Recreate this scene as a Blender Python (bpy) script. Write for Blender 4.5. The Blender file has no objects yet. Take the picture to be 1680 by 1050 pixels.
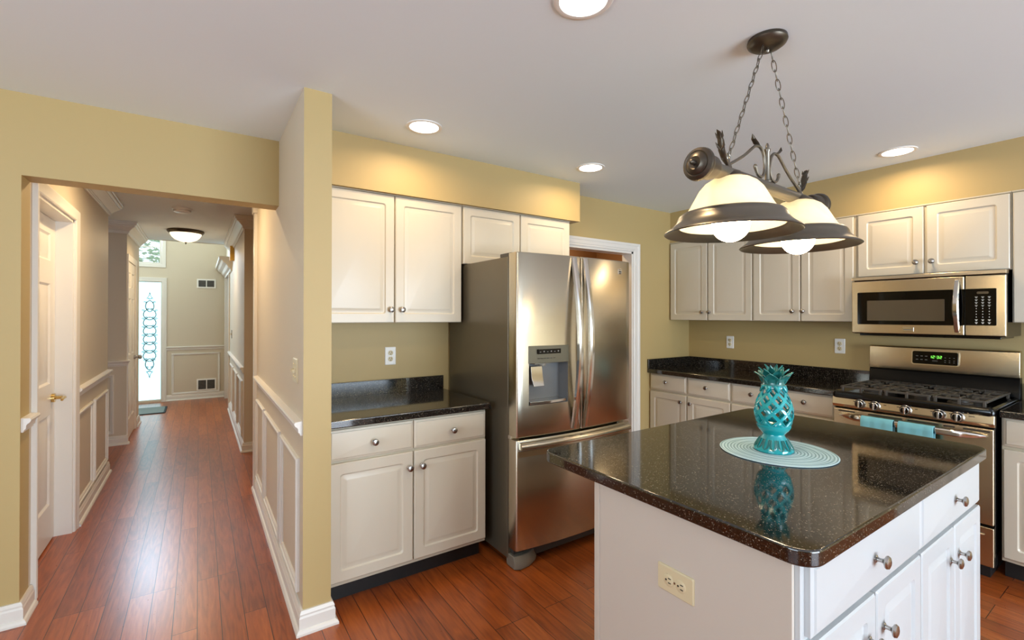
import bpy, bmesh, math, random
from math import pi, sin, cos, radians
from mathutils import Matrix, Vector

random.seed(7)
S = bpy.context.scene
COL = S.collection

# ------------------------------------------------------------------ camera
YAW, PITCH, ROLL = radians(33.96), radians(0.2134), radians(0.072)
fw = Vector((sin(YAW) * cos(PITCH), cos(YAW) * cos(PITCH), sin(PITCH)))
rt = Vector((cos(YAW), -sin(YAW), 0))
up = rt.cross(fw)
rt2 = rt * cos(ROLL) + up * sin(ROLL)
up2 = -rt * sin(ROLL) + up * cos(ROLL)
cam_d = bpy.data.cameras.new('camera')
cam_d.sensor_width = 36.0
cam_d.lens = 762.4 / 1680 * 36.0
cam_d.shift_y = -(525 - 515.26) / 1680
cam_d.clip_start = 0.02
cam = bpy.data.objects.new('camera', cam_d)
COL.objects.link(cam)
M = Matrix((rt2, up2, -fw)).transposed().to_4x4()
M.translation = (0, 0, 1.415)
cam.matrix_world = M
S.camera = cam

# ------------------------------------------------------------------ world, light, exposure
W = bpy.data.worlds.new('daylight')
S.world = W
W.use_nodes = True
bg = W.node_tree.nodes['Background']
bg.inputs[0].default_value = (0.70, 0.86, 1.0, 1)
bg.inputs[1].default_value = 1.6
S.view_settings.view_transform = 'Standard'
S.view_settings.look = 'None'
S.view_settings.gamma = 1.0
S.view_settings.use_curve_mapping = False
S.view_settings.exposure = 0.22
S.cycles.use_denoising = True
S.cycles.max_bounces = 10
S.cycles.diffuse_bounces = 6
S.cycles.glossy_bounces = 5
S.cycles.sample_clamp_indirect = 6.0
S.cycles.caustics_reflective = False
S.cycles.caustics_refractive = False


def area(name, loc, rot, sx, sy, watts, color, shape='RECTANGLE', spread=pi, portal=False):
    d = bpy.data.lights.new(name, 'AREA')
    d.shape = shape
    d.size = sx
    d.size_y = sy
    d.energy = watts
    d.color = color
    d.spread = spread
    if portal:
        d.cycles.is_portal = True
    o = bpy.data.objects.new(name, d)
    o.location = loc
    o.rotation_euler = rot
    COL.objects.link(o)
    return o


DAY = (0.74, 0.87, 1.0)
WARM = (1.0, 0.72, 0.40)
# daylight through the patio door and the breakfast window behind the camera
area('patio_daylight', (2.1, -4.62, 1.1), (radians(122), 0, 0), 3.3, 2.0, 330, DAY)
area('breakfast_daylight', (-3.22, -0.3, 1.5), (radians(134), 0, radians(-90)), 2.6, 1.3, 105, DAY)
# daylight in the two storey foyer
area('foyer_daylight', (-1.13, 9.60, 2.98), (radians(-90), 0, 0), 1.2, .58, 185, (.60, .80, 1.0))

# ------------------------------------------------------------------ materials


def srgb(r, g, b):
    def f(c):
        c /= 255
        return c / 12.92 if c <= .04045 else ((c + .055) / 1.055) ** 2.4
    return (f(r), f(g), f(b), 1)


def mat(name, col, rough=.5, metal=0., spec=.5, bump=0., bscale=200., coat=0., aniso=0., emis=None, estr=0., trans=0., sss=0.):
    m = bpy.data.materials.new(name)
    m.use_nodes = True
    nt = m.node_tree
    p = nt.nodes['Principled BSDF']
    p.inputs['Base Color'].default_value = col
    p.inputs['Roughness'].default_value = rough
    p.inputs['Metallic'].default_value = metal
    p.inputs['Specular IOR Level'].default_value = spec
    p.inputs['Coat Weight'].default_value = coat
    p.inputs['Transmission Weight'].default_value = trans
    if emis:
        p.inputs['Emission Color'].default_value = emis
        p.inputs['Emission Strength'].default_value = estr
    if bump:
        tc = nt.nodes.new('ShaderNodeTexCoord')
        n = nt.nodes.new('ShaderNodeTexNoise')
        n.inputs['Scale'].default_value = bscale
        n.inputs['Detail'].default_value = 3
        b = nt.nodes.new('ShaderNodeBump')
        b.inputs['Strength'].default_value = bump
        b.inputs['Distance'].default_value = .002
        nt.links.new(tc.outputs['Object'], n.inputs['Vector'])
        nt.links.new(n.outputs['Fac'], b.inputs['Height'])
        nt.links.new(b.outputs['Normal'], p.inputs['Normal'])
    if aniso:
        p.inputs['Anisotropic'].default_value = aniso
        t = nt.nodes.new('ShaderNodeTangent')
        t.direction_type = 'RADIAL'
        t.axis = 'Z'
        nt.links.new(t.outputs[0], p.inputs['Tangent'])
    return m


def ramp(nt, stops, interp='LINEAR'):
    r = nt.nodes.new('ShaderNodeValToRGB')
    r.color_ramp.interpolation = interp
    while len(r.color_ramp.elements) < len(stops):
        r.color_ramp.elements.new(.5)
    for e, (p, c) in zip(r.color_ramp.elements, stops):
        e.position = p
        e.color = c
    return r


def wood_floor():
    m = bpy.data.materials.new('cherry_planks')
    m.use_nodes = True
    nt = m.node_tree
    L = nt.links.new
    N = nt.nodes.new
    p = nt.nodes['Principled BSDF']
    tc = N('ShaderNodeTexCoord')
    sep = N('ShaderNodeSeparateXYZ')
    L(tc.outputs['Object'], sep.inputs[0])
    addx = N('ShaderNodeMath')
    addx.operation = 'ADD'
    addx.inputs[1].default_value = 9.28 + .0024
    L(sep.outputs['X'], addx.inputs[0])
    addy = N('ShaderNodeMath')
    addy.operation = 'ADD'
    addy.inputs[1].default_value = 20
    L(sep.outputs['Y'], addy.inputs[0])
    cmb = N('ShaderNodeCombineXYZ')
    L(addy.outputs[0], cmb.inputs[0])
    L(addx.outputs[0], cmb.inputs[1])
    br = N('ShaderNodeTexBrick')
    br.offset = .37
    br.offset_frequency = 3
    br.squash = 1
    br.inputs['Color1'].default_value = (0, 0, 0, 1)
    br.inputs['Color2'].default_value = (1, 1, 1, 1)
    br.inputs['Mortar'].default_value = (0, 0, 0, 1)
    br.inputs['Scale'].default_value = 1
    br.inputs['Mortar Size'].default_value = .0016
    br.inputs['Mortar Smooth'].default_value = .2
    br.inputs['Bias'].default_value = 0
    br.inputs['Brick Width'].default_value = 1.21
    br.inputs['Row Height'].default_value = .0928
    L(cmb.outputs[0], br.inputs['Vector'])
    # grain, shifted per plank
    sc = N('ShaderNodeVectorMath')
    sc.operation = 'MULTIPLY'
    sc.inputs[1].default_value = (1.6, 16, 1)
    L(cmb.outputs[0], sc.inputs[0])
    sh = N('ShaderNodeVectorMath')
    sh.operation = 'ADD'
    mul = N('ShaderNodeVectorMath')
    mul.operation = 'MULTIPLY'
    mul.inputs[1].default_value = (37, 53, 11)
    L(br.outputs['Color'], mul.inputs[0])
    L(sc.outputs[0], sh.inputs[0])
    L(mul.outputs[0], sh.inputs[1])
    n1 = N('ShaderNodeTexNoise')
    n1.inputs['Scale'].default_value = 1.0
    n1.inputs['Detail'].default_value = 2
    n1.inputs['Distortion'].default_value = .6
    L(sh.outputs[0], n1.inputs['Vector'])
    wv = N('ShaderNodeMath')
    wv.operation = 'MULTIPLY'
    wv.inputs[1].default_value = 34
    L(n1.outputs['Fac'], wv.inputs[0])
    sn = N('ShaderNodeMath')
    sn.operation = 'SINE'
    L(wv.outputs[0], sn.inputs[0])
    n2 = N('ShaderNodeTexNoise')
    n2.inputs['Scale'].default_value = 6
    n2.inputs['Detail'].default_value = 5
    L(sh.outputs[0], n2.inputs['Vector'])
    # tone = plank*.45 + n2*.4 + rings*.08
    a = N('ShaderNodeMath')
    a.operation = 'MULTIPLY_ADD'
    a.inputs[1].default_value = .09
    L(sn.outputs[0], a.inputs[0])
    b = N('ShaderNodeMath')
    b.operation = 'MULTIPLY_ADD'
    b.inputs[1].default_value = .55
    L(n2.outputs['Fac'], b.inputs[0])
    c = N('ShaderNodeMath')
    c.operation = 'MULTIPLY'
    c.inputs[1].default_value = .30
    L(br.outputs['Color'], c.inputs[0])
    L(c.outputs[0], b.inputs[2])
    L(b.outputs[0], a.inputs[2])
    r = ramp(nt, [(.05, srgb(102, 44, 18)), (.5, srgb(158, 79, 30)), (.95, srgb(190, 108, 47))])
    L(a.outputs[0], r.inputs[0])
    mx = N('ShaderNodeMixRGB')
    mx.inputs['Color2'].default_value = srgb(34, 12, 8)
    L(br.outputs['Fac'], mx.inputs['Fac'])
    L(r.outputs[0], mx.inputs['Color1'])
    L(mx.outputs[0], p.inputs['Base Color'])
    n3 = N('ShaderNodeTexNoise')
    n3.inputs['Scale'].default_value = 90
    n3.inputs['Detail'].default_value = 4
    L(tc.outputs['Object'], n3.inputs['Vector'])
    rr = N('ShaderNodeMapRange')
    rr.inputs[3].default_value = .24
    rr.inputs[4].default_value = .36
    L(n3.outputs['Fac'], rr.inputs[0])
    L(rr.outputs[0], p.inputs['Roughness'])
    bm = N('ShaderNodeBump')
    bm.invert = True
    bm.inputs['Strength'].default_value = .35
    bm.inputs['Distance'].default_value = .002
    L(br.outputs['Fac'], bm.inputs['Height'])
    b2 = N('ShaderNodeBump')
    b2.inputs['Strength'].default_value = .05
    b2.inputs['Distance'].default_value = .001
    L(n3.outputs['Fac'], b2.inputs['Height'])
    L(bm.outputs[0], b2.inputs['Normal'])
    L(b2.outputs[0], p.inputs['Normal'])
    p.inputs['Specular IOR Level'].default_value = .85
    return m


def granite():
    m = bpy.data.materials.new('black_speckled_granite')
    m.use_nodes = True
    nt = m.node_tree
    L = nt.links.new
    N = nt.nodes.new
    p = nt.nodes['Principled BSDF']
    tc = N('ShaderNodeTexCoord')
    v = N('ShaderNodeTexVoronoi')
    v.inputs['Scale'].default_value = 480
    L(tc.outputs['Object'], v.inputs['Vector'])
    sp = N('ShaderNodeSeparateColor')
    L(v.outputs['Color'], sp.inputs[0])
    r = ramp(nt, [(0, srgb(9, 8, 8)), (.60, srgb(22, 20, 19)), (.85, srgb(58, 52, 45)), (.968, srgb(132, 124, 110))], 'CONSTANT')
    L(sp.outputs[0], r.inputs[0])
    L(r.outputs[0], p.inputs['Base Color'])
    p.inputs['Roughness'].default_value = .07
    p.inputs['IOR'].default_value = 1.85
    return m


def steel(name, col=(.60, .56, .50, 1), rough=.27, aniso=.55):
    m = mat(name, col, rough, 1.0, aniso=aniso)
    m.node_tree.nodes['Principled BSDF'].inputs['Anisotropic Rotation'].default_value = .25
    return m
    nt = m.node_tree
    p = nt.nodes['Principled BSDF']
    tc = nt.nodes.new('ShaderNodeTexCoord')
    mp = nt.nodes.new('ShaderNodeMapping')
    mp.inputs['Scale'].default_value = (3, 3, 420)
    n = nt.nodes.new('ShaderNodeTexNoise')
    n.inputs['Scale'].default_value = 1
    n.inputs['Detail'].default_value = 2
    r = nt.nodes.new('ShaderNodeMapRange')
    r.inputs[3].default_value = rough - .015
    r.inputs[4].default_value = rough + .015
    nt.links.new(tc.outputs['Object'], mp.inputs[0])
    nt.links.new(mp.outputs[0], n.inputs['Vector'])
    nt.links.new(n.outputs['Fac'], r.inputs[0])
    nt.links.new(r.outputs[0], p.inputs['Roughness'])
    return m


def glow_glass(name, col, estr, rough=.35):
    """alabaster glass: part diffuse, part translucent, lit by the lamp inside it"""
    m = bpy.data.materials.new(name)
    m.use_nodes = True
    nt = m.node_tree
    nt.nodes.remove(nt.nodes['Principled BSDF'])
    N = nt.nodes.new
    L = nt.links.new
    out = nt.nodes['Material Output']
    d = N('ShaderNodeBsdfDiffuse')
    t = N('ShaderNodeBsdfTranslucent')
    tc = N('ShaderNodeTexCoord')
    n = N('ShaderNodeTexNoise')
    n.inputs['Scale'].default_value = 9
    n.inputs['Detail'].default_value = 3
    n.inputs['Distortion'].default_value = 1.5
    L(tc.outputs['Object'], n.inputs['Vector'])
    r = ramp(nt, [(.3, col), (.7, tuple(c * .86 for c in col[:3]) + (1,))])
    L(n.outputs['Fac'], r.inputs[0])
    L(r.outputs[0], d.inputs[0])
    L(r.outputs[0], t.inputs[0])
    mx = N('ShaderNodeMixShader')
    mx.inputs[0].default_value = .62
    L(d.outputs[0], mx.inputs[1])
    L(t.outputs[0], mx.inputs[2])
    g = N('ShaderNodeBsdfGlossy')
    g.inputs['Roughness'].default_value = rough
    mx2 = N('ShaderNodeMixShader')
    mx2.inputs[0].default_value = .05
    L(mx.outputs[0], mx2.inputs[1])
    L(g.outputs[0], mx2.inputs[2])
    L(mx2.outputs[0], out.inputs[0])
    return m


MT = {}
MT['kitchen_paint'] = mat('kitchen_wall_paint', srgb(182, 159, 108), .55, bump=.06, bscale=260)
MT['hall_paint'] = mat('hall_wall_paint', srgb(205, 193, 172), .5, bump=.06, bscale=260)
MT['ceiling'] = mat('ceiling_paint', srgb(234, 245, 250), .8, bump=.05, bscale=180)
MT['trim'] = mat('white_trim_paint', srgb(222, 218, 210), .35)
MT['floor'] = wood_floor()
MT['cab'] = mat('white_cabinet', srgb(208, 200, 182), .32)
MT['cab_in'] = mat('cabinet_frame', srgb(196, 187, 166), .45)
MT['island'] = mat('island_white', srgb(194, 197, 198), .32)
MT['panel'] = mat('island_end_panel', srgb(202, 193, 181), .4)
MT['toe'] = mat('black_toe_kick', srgb(22, 20, 19), .5)
MT['granite'] = granite()
MT['steel'] = steel('brushed_steel', (.60, .55, .45, 1), .25, .7)
MT['steel_warm'] = steel('range_steel', (.64, .54, .38, 1), .25, .6)  # gold base colour paints in the warm room it would mirror
MT['steel_hi'] = mat('polished_steel', (.72, .70, .66, 1), .14, 1.0)
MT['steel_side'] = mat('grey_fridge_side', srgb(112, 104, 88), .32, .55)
MT['nickel'] = mat('satin_nickel', (.42, .40, .38, 1), .24, 1.0)
MT['dkgrey'] = mat('dark_grey_plastic', srgb(62, 60, 56), .4)
MT['grey'] = mat('grey_plastic', srgb(122, 116, 104), .4)
MT['black_dull'] = mat('black_backguard', srgb(8, 8, 8), .3, spec=.12)
MT['olive_grey'] = mat('olive_grey_metal', srgb(92, 86, 70), .35, .5)
MT['recess'] = mat('recess_grey', srgb(120, 121, 122), .35, .4)
MT['black'] = mat('black_enamel', srgb(9, 8, 8), .12, spec=.35)
MT['black_glass'] = mat('black_glass', srgb(6, 5, 5), .05, spec=.3)
MT['oven_glass'] = mat('smoked_window', srgb(84, 74, 58), .12)
MT['iron'] = mat('cast_iron', srgb(66, 60, 52), .42, bump=.2, bscale=600)
MT['bronze'] = mat('pewter_bronze', srgb(120, 114, 104), .34, .9)
MT['bronze_dk'] = mat('dark_bronze', srgb(84, 77, 68), .36, .85)
MT['brass'] = mat('brass', (.72, .52, .20, 1), .2, 1.0)
MT['gold'] = mat('gold_box', srgb(206, 166, 74), .45)
MT['ivory'] = mat('ivory_plastic', srgb(214, 200, 164), .35)
MT['white_pl'] = mat('white_plastic', srgb(236, 234, 228), .35)
MT['slot'] = mat('slot_dark', srgb(40, 34, 28), .6)
MT['bulb'] = mat('lit_bulb', (1, 1, 1, 1), .4, emis=(1, .78, .48, 1), estr=32)
MT['can'] = mat('lit_can_lens', (1, 1, 1, 1), .5, emis=(1, .93, .82, 1), estr=9)
MT['shade'] = glow_glass('alabaster_shade', (.97, .93, .82, 1), 0)
MT['bowl'] = mat('hall_bowl_glass', (1, .95, .85, 1), .35, emis=(1, .80, .52, 1), estr=1.5)
MT['frost'] = mat('frosted_sidelight', srgb(210, 235, 240), .25, emis=(.42, .86, 1.0, 1), estr=1.4)


def clear_pane():
    m = bpy.data.materials.new('clear_pane')
    m.use_nodes = True
    nt = m.node_tree
    nt.nodes.remove(nt.nodes['Principled BSDF'])
    t = nt.nodes.new('ShaderNodeBsdfTransparent')
    g = nt.nodes.new('ShaderNodeBsdfGlossy')
    g.inputs['Roughness'].default_value = .02
    x = nt.nodes.new('ShaderNodeMixShader')
    x.inputs[0].default_value = .07
    nt.links.new(t.outputs[0], x.inputs[1])
    nt.links.new(g.outputs[0], x.inputs[2])
    nt.links.new(x.outputs[0], nt.nodes['Material Output'].inputs[0])
    return m


MT['pane'] = clear_pane()
MT['caming'] = mat('etched_scroll', srgb(64, 82, 82), .5)
MT['turq'] = mat('turquoise_glaze', srgb(20, 150, 156), .1, coat=.6)
MT['turq_dk'] = mat('teal_glaze', srgb(34, 108, 104), .16, coat=.5)
MT['placemat'] = mat('woven_pale_blue', srgb(172, 202, 212), .8, bump=.5, bscale=420)


def add_rings(m, c1, c2, period):
    nt = m.node_tree
    tc = nt.nodes.new('ShaderNodeTexCoord')
    w_ = nt.nodes.new('ShaderNodeTexWave')
    w_.wave_type = 'RINGS'
    w_.rings_direction = 'Z'
    w_.inputs['Scale'].default_value = 2 * pi / (20 * period)
    w_.inputs['Distortion'].default_value = .4
    r_ = ramp(nt, [(.15, c2), (.6, c1)])
    nt.links.new(tc.outputs['Object'], w_.inputs['Vector'])
    nt.links.new(w_.outputs['Fac'], r_.inputs[0])
    nt.links.new(r_.outputs[0], nt.nodes['Principled BSDF'].inputs['Base Color'])


add_rings(MT['placemat'], srgb(178, 208, 218), srgb(126, 158, 168), .011)  # darker rings paint the grooves' shade into the weave colour
MT['towel'] = mat('aqua_terry', srgb(126, 196, 208), .95, bump=.8, bscale=520)
MT['mat'] = mat('grey_doormat', srgb(118, 128, 124), .9, bump=.6, bscale=90)
MT['mat_edge'] = mat('doormat_edge', srgb(48, 52, 54), .9)
MT['pantry'] = mat('pantry_wall', srgb(150, 112, 78), .7)
MT['vent'] = mat('vent_dark', srgb(66, 66, 68), .6)
MT['green'] = mat('green_digits', srgb(120, 230, 70), .5, emis=(.22, .9, .10, 1), estr=.9)
MT['mark'] = mat('pale_print', srgb(205, 205, 200), .5)
MT['mark_dim'] = mat('grey_print', srgb(112, 108, 100), .5)
MT['leaf'] = mat('tree_leaf', srgb(120, 160, 96), .6)
MT['bark'] = mat('bark', srgb(96, 80, 64), .9)
MT['dark_item'] = mat('dark_cloth', srgb(26, 22, 22), .8)

# ------------------------------------------------------------------ mesh helpers


class MB:
    def __init__(s, M=None):
        s.v, s.f, s.M = [], [], M or Matrix()

    def add(s, vs, fs, M=None):
        n = len(s.v)
        T = s.M @ M if M else s.M
        s.v += [T @ Vector(v) for v in vs]
        s.f += [tuple(i + n for i in f) for f in fs]
        return s

    def box(s, a, b, M=None):
        x0, x1 = sorted((a[0], b[0]))
        y0, y1 = sorted((a[1], b[1]))
        z0, z1 = sorted((a[2], b[2]))
        return s.add([(x0, y0, z0), (x1, y0, z0), (x1, y1, z0), (x0, y1, z0), (x0, y0, z1), (x1, y0, z1), (x1, y1, z1), (x0, y1, z1)],
                     [(0, 3, 2, 1), (4, 5, 6, 7), (0, 1, 5, 4), (1, 2, 6, 5), (2, 3, 7, 6), (3, 0, 4, 7)], M)

    def rings(s, R, cap0=True, cap1=True, loop=False, M=None, closed=True):
        n = len(R[0])
        vs = [p for r in R for p in r]
        fs = []
        m = len(R)
        for i in range(m if loop else m - 1):
            a, b = i * n, ((i + 1) % m) * n
            for k in range(n if closed else n - 1):
                k2 = (k + 1) % n
                fs.append((a + k, a + k2, b + k2, b + k))
        if not loop:
            if cap0:
                fs.append(tuple(range(n - 1, -1, -1)))
            if cap1:
                fs.append(tuple((m - 1) * n + k for k in range(n)))
        return s.add(vs, fs, M)

    def lathe(s, prof, n=32, M=None, loop=False):
        R = [[(max(r, 1e-5) * cos(2 * pi * k / n), max(r, 1e-5) * sin(2 * pi * k / n), z) for k in range(n)] for r, z in prof]
        return s.rings(R, loop=loop, M=M)

    def cyl(s, c, r, h, axis='z', n=24):
        Mx = Matrix.Translation(c)
        if axis == 'x':
            Mx = Mx @ Matrix.Rotation(pi / 2, 4, 'Y')
        if axis == 'y':
            Mx = Mx @ Matrix.Rotation(pi / 2, 4, 'X')
        return s.lathe([(r, -h / 2), (r, h / 2)], n, Mx)

    def tube(s, pts, r, n=8, closed=False, flat=None):
        P = [Vector(p) for p in pts]
        m = len(P)
        rr = r if isinstance(r, (list, tuple)) else [r] * m
        T = []
        for i in range(m):
            a = P[(i - 1) % m] if closed or i else P[i]
            b = P[(i + 1) % m] if closed or i < m - 1 else P[i]
            T.append((b - a).normalized())
        ref = Vector((0, 0, 1)) if abs(T[0].z) < .9 else Vector((0, 1, 0))
        if flat:
            ref = Vector(flat[0])
        nrm = (ref - T[0] * ref.dot(T[0])).normalized()
        R = []
        for i in range(m):
            nrm = (nrm - T[i] * nrm.dot(T[i])).normalized()
            bi = T[i].cross(nrm)
            k2 = flat[1] if flat else 1
            R.append([P[i] + nrm * cos(2 * pi * k / n) * rr[i] + bi * sin(2 * pi * k / n) * rr[i] * k2 for k in range(n)])
        return s.rings(R, loop=closed)

    def prism(s, poly, z0, z1, M=None):
        return s.rings([[(x, y, z0) for x, y in poly], [(x, y, z1) for x, y in poly]], M=M)

    def build(s, name, m, parent=None, bevel=0., seg=2, ang=35, flip=False):
        me = bpy.data.meshes.new(name)
        bm = bmesh.new()
        vv = [bm.verts.new(v) for v in s.v]
        for f in s.f:
            try:
                bm.faces.new([vv[i] for i in f])
            except ValueError:
                pass
        bmesh.ops.remove_doubles(bm, verts=bm.verts, dist=2e-6)
        bmesh.ops.recalc_face_normals(bm, faces=bm.faces)
        bm.to_mesh(me)
        bm.free()
        me.polygons.foreach_set('use_smooth', [True] * len(me.polygons))
        me.set_sharp_from_angle(angle=radians(ang))
        me.materials.append(MT[m] if isinstance(m, str) else m)
        o = bpy.data.objects.new(name, me)
        COL.objects.link(o)
        if parent:
            o.parent = parent
        if bevel:
            b = o.modifiers.new('bevel', 'BEVEL')
            b.width = bevel
            b.segments = seg
            b.limit_method = 'ANGLE'
            b.angle_limit = radians(40)
            b.harden_normals = True
        return o


def tag(o, label, cat, group=None, kind=None):
    o['label'] = label
    o['category'] = cat
    if group:
        o['group'] = group
    if kind:
        o['kind'] = kind
    return o


def thing(name, loc, label, cat, rz=0., group=None):
    o = bpy.data.objects.new(name, None)
    o.empty_display_size = .1
    o.location = loc
    o.rotation_euler = (0, 0, rz)
    COL.objects.link(o)
    return tag(o, label, cat, group)


def struct(name, mb, m, label, cat, bevel=0., parent=None):
    o = mb.build(name, m, parent, bevel, ang=18)
    return tag(o, label, cat, kind='structure')


def copy_tree(o, parent=None):
    c = o.copy()
    COL.objects.link(c)
    if parent:
        c.parent = parent
    for ch in list(o.children):
        copy_tree(ch, c)
    return c


RX90 = Matrix.Rotation(pi / 2, 4, 'X')      # z -> -y
FACE_W = radians(-90)                       # things on the range wall look towards -X


def rrect(x0, z0, x1, z1, r, y, k=4):
    out = []
    for cx, cz, a0 in ((x1 - r, z0 + r, -90), (x1 - r, z1 - r, 0), (x0 + r, z1 - r, 90), (x0 + r, z0 + r, 180)):
        for i in range(k + 1):
            a = radians(a0 + 90 * i / k)
            out.append((cx + r * cos(a), y, cz + r * sin(a)))
    return out


def panel_front(mb, x0, z0, x1, z1, raised=True, t=.020, y0=0., fr=.052):
    """cabinet front from y0 (back) to y0 - t (face), with a routed raised panel or a routed slab edge"""
    y = y0 - t
    if raised:
        seq = [(0, y0, .002), (0, y + .004, .002), (.004, y, .003), (fr, y, .014), (fr + .006, y + .007, .014), (fr + .012, y + .0075, .012),
               (fr + .030, y + .0015, .008), (fr + .034, y + .001, .006)]
    else:
        seq = [(0, y0, .002), (0, y + .008, .002), (.005, y + .005, .003), (.010, y + .0045, .003), (.013, y + .0005, .003), (.017, y, .003)]
    mb.rings([rrect(x0 + i, z0 + i, x1 - i, z1 - i, r, yy) for i, yy, r in seq])
    return mb


KNOB = [(.0095, 0), (.0095, .0025), (.006, .005), (.0052, .010), (.0056, .016), (.010, .020), (.0160, .0225), (.0172, .0255), (.0150, .030), (.008, .0325), (0, .033)]


def add_knob(parent, x, z, y=-.020, s=1.0):
    mb = MB(Matrix.Translation((x, y, z)) @ RX90 @ Matrix.Scale(s, 4))
    mb.lathe(KNOB, 20)
    return mb.build('knob', 'nickel', parent)


def cabinet(name, label, loc, rz, w, h, depth, fronts, m='cab', toe=False, group=None, top_strip=False, cat='cabinet', bottom_hole=False):
    """fronts: (kind, x0, z0, x1, z1, [knob x, z])"""
    t = thing(name, loc, label, cat, rz, group)
    b = MB()
    z0 = .105 if toe else 0
    b.box((0, 0, z0), (w, depth, h))
    b.build('carcass', 'cab_in' if m == 'cab' else m, t, .001)
    if toe:
        MB().box((.0, .07, 0), (w, .085, .105)).build('toe_kick', 'toe', t)
    if top_strip:
        MB().box((0, -.012, h - .001), (w, depth * .3, h + .008)).build('scribe_strip', 'cab_in', t, .002)
    for kind, x0, zz0, x1, zz1, kn in fronts:
        d = MB()
        panel_front(d, x0, zz0, x1, zz1, kind == 'door')
        o = d.build(kind, m, t, ang=25)
        if kn:
            add_knob(o, kn[0], kn[1])
    return t


def molding(mb, prof, p0, p1, n, m0=0, m1=0):
    p0, p1, n = Vector((p0[0], p0[1], 0)), Vector((p1[0], p1[1], 0)), Vector((n[0], n[1], 0))
    d = (p1 - p0).normalized()
    A = [p0 + n * o - d * (m0 * o) + Vector((0, 0, z)) for o, z in prof]
    B = [p1 + n * o + d * (m1 * o) + Vector((0, 0, z)) for o, z in prof]
    return mb.rings([A, B])


BASE = [(0, 0), (.030, 0), (.030, .010), (.024, .020), (.017, .024), (.017, .070), (.013, .078), (.014, .086), (.008, .100), (0, .100)]
RAIL = [(0, -.032), (.008, -.032), (.010, -.022), (.016, -.018), (.018, 0), (.022, .006), (.030, .012), (.034, .022), (.030, .030), (.012, .032), (0, .034)]
CROWN = [(0, 2.312), (.010, 2.312), (.014, 2.318), (.014, 2.326), (.020, 2.328), (.020, 2.338), (.026, 2.342), (.034, 2.352), (.050, 2.368), (.066, 2.380), (.072, 2.384), (.072, 2.394), (.080, 2.396), (.086, 2.402), (.088, 2.412), (.088, 2.418), (.096, 2.420), (.098, 2.438), (0, 2.438)]


def uz(p, u, n):
    """maps (along, out, z) to world for a wall plane"""
    p, u, n = Vector(p), Vector((u[0], u[1], 0)), Vector((n[0], n[1], 0))
    return lambda a, o, z: p + u * a + n * o + Vector((0, 0, z))


def frame_ring(mb, F, a0, z0, a1, z1, prof):
    R = [[F(a0 + i, o, z0 + i), F(a1 - i, o, z0 + i), F(a1 - i, o, z1 - i), F(a0 + i, o, z1 - i)] for i, o in prof]
    return mb.rings(R, loop=True)


PFR = [(0, 0), (0, .012), (.006, .017), (.012, .017), (.016, .011), (.026, .009), (.032, .004), (.032, 0)]
CASE = [(0, 0), (0, .010), (.006, .014), (.012, .013), (.040, .016), (.050, .020), (.060, .022), (.066, .020), (.066, 0)]


def casing(mb, F, a0, a1, z1, prof=CASE, z0=0.):
    """three sided door casing around an opening a0..a1 up to z1"""
    R = [[F(a0 - o, d, z0) for o, d in prof], [F(a0 - o, d, z1 + o) for o, d in prof],
         [F(a1 + o, d, z1 + o) for o, d in prof], [F(a1 + o, d, z0) for o, d in prof]]
    return mb.rings(R)


# ------------------------------------------------------------------ the setting
XB, YA, H = 4.19, 2.955, 2.44
YH, YH2 = 3.033, 3.172          # header wall over the hall
XL, XR = -.68, .388             # hall walls
XS = .508                       # kitchen face of the stub wall
YS = 2.247                      # end of the stub wall
ZH = 2.06

struct('floor', MB().box((-3.4, -5.0, -.05), (4.5, 10.2, 0)), 'floor', 'reddish cherry plank floor running from the kitchen down the hall', 'floor')
struct('ceiling', MB().box((-3.4, -4.8, H), (4.4, 3.1, H + .1)), 'ceiling', 'white flat kitchen ceiling with recessed lights', 'ceiling')
struct('ceiling_hall', MB().box((-2.6, 3.1, H), (2.6, 7.86, H + .25)), 'ceiling', 'white hall ceiling ending before the tall foyer', 'ceiling')
# kitchen walls
w = MB().box((XS, YA, 0), (2.52, YA + .11, H)).box((3.345, YA, 0), (XB + .1, YA + .11, H)).box((2.52, YA, 2.01), (3.345, YA + .11, H))
struct('wall_fridge', w, 'kitchen_paint', 'yellow tan kitchen wall behind the refrigerator with pantry doorway', 'wall')
struct('wall_range', MB().box((XB, -4.6, 0), (XB + .1, YA, H)), 'kitchen_paint', 'yellow tan kitchen wall behind the range', 'wall')
struct('wall_soffit_fridge', MB().box((XS, 2.682, 2.142), (2.437, YA, H)), 'kitchen_paint', 'yellow soffit box above the cabinets left of the pantry doorway', 'soffit')
struct('wall_soffit_range', MB().box((3.888, -2.0, 2.133), (XB, YA, H)), 'kitchen_paint', 'yellow soffit band above the cabinets on the range wall', 'soffit')
w = MB().box((XL, YH, ZH), (XR, YH2, H)).box((-3.3, YH, 0), (XL, YH2, H))
struct('wall_header', w, 'kitchen_paint', 'tan wall with the wide opening into the hall', 'wall')
w = MB().box((XR, YS, 0), (XS, 4.34, H))
whr = struct('wall_hall_right', w, 'kitchen_paint', 'tan stub wall between hall and kitchen cabinets', 'wall')
whr.data.materials.append(MT['hall_paint'])          # hall side coloured greyer, its bluish light put into the paint
for p_ in whr.data.polygons:
    if p_.normal.x < -.9:
        p_.material_index = 1
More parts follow.
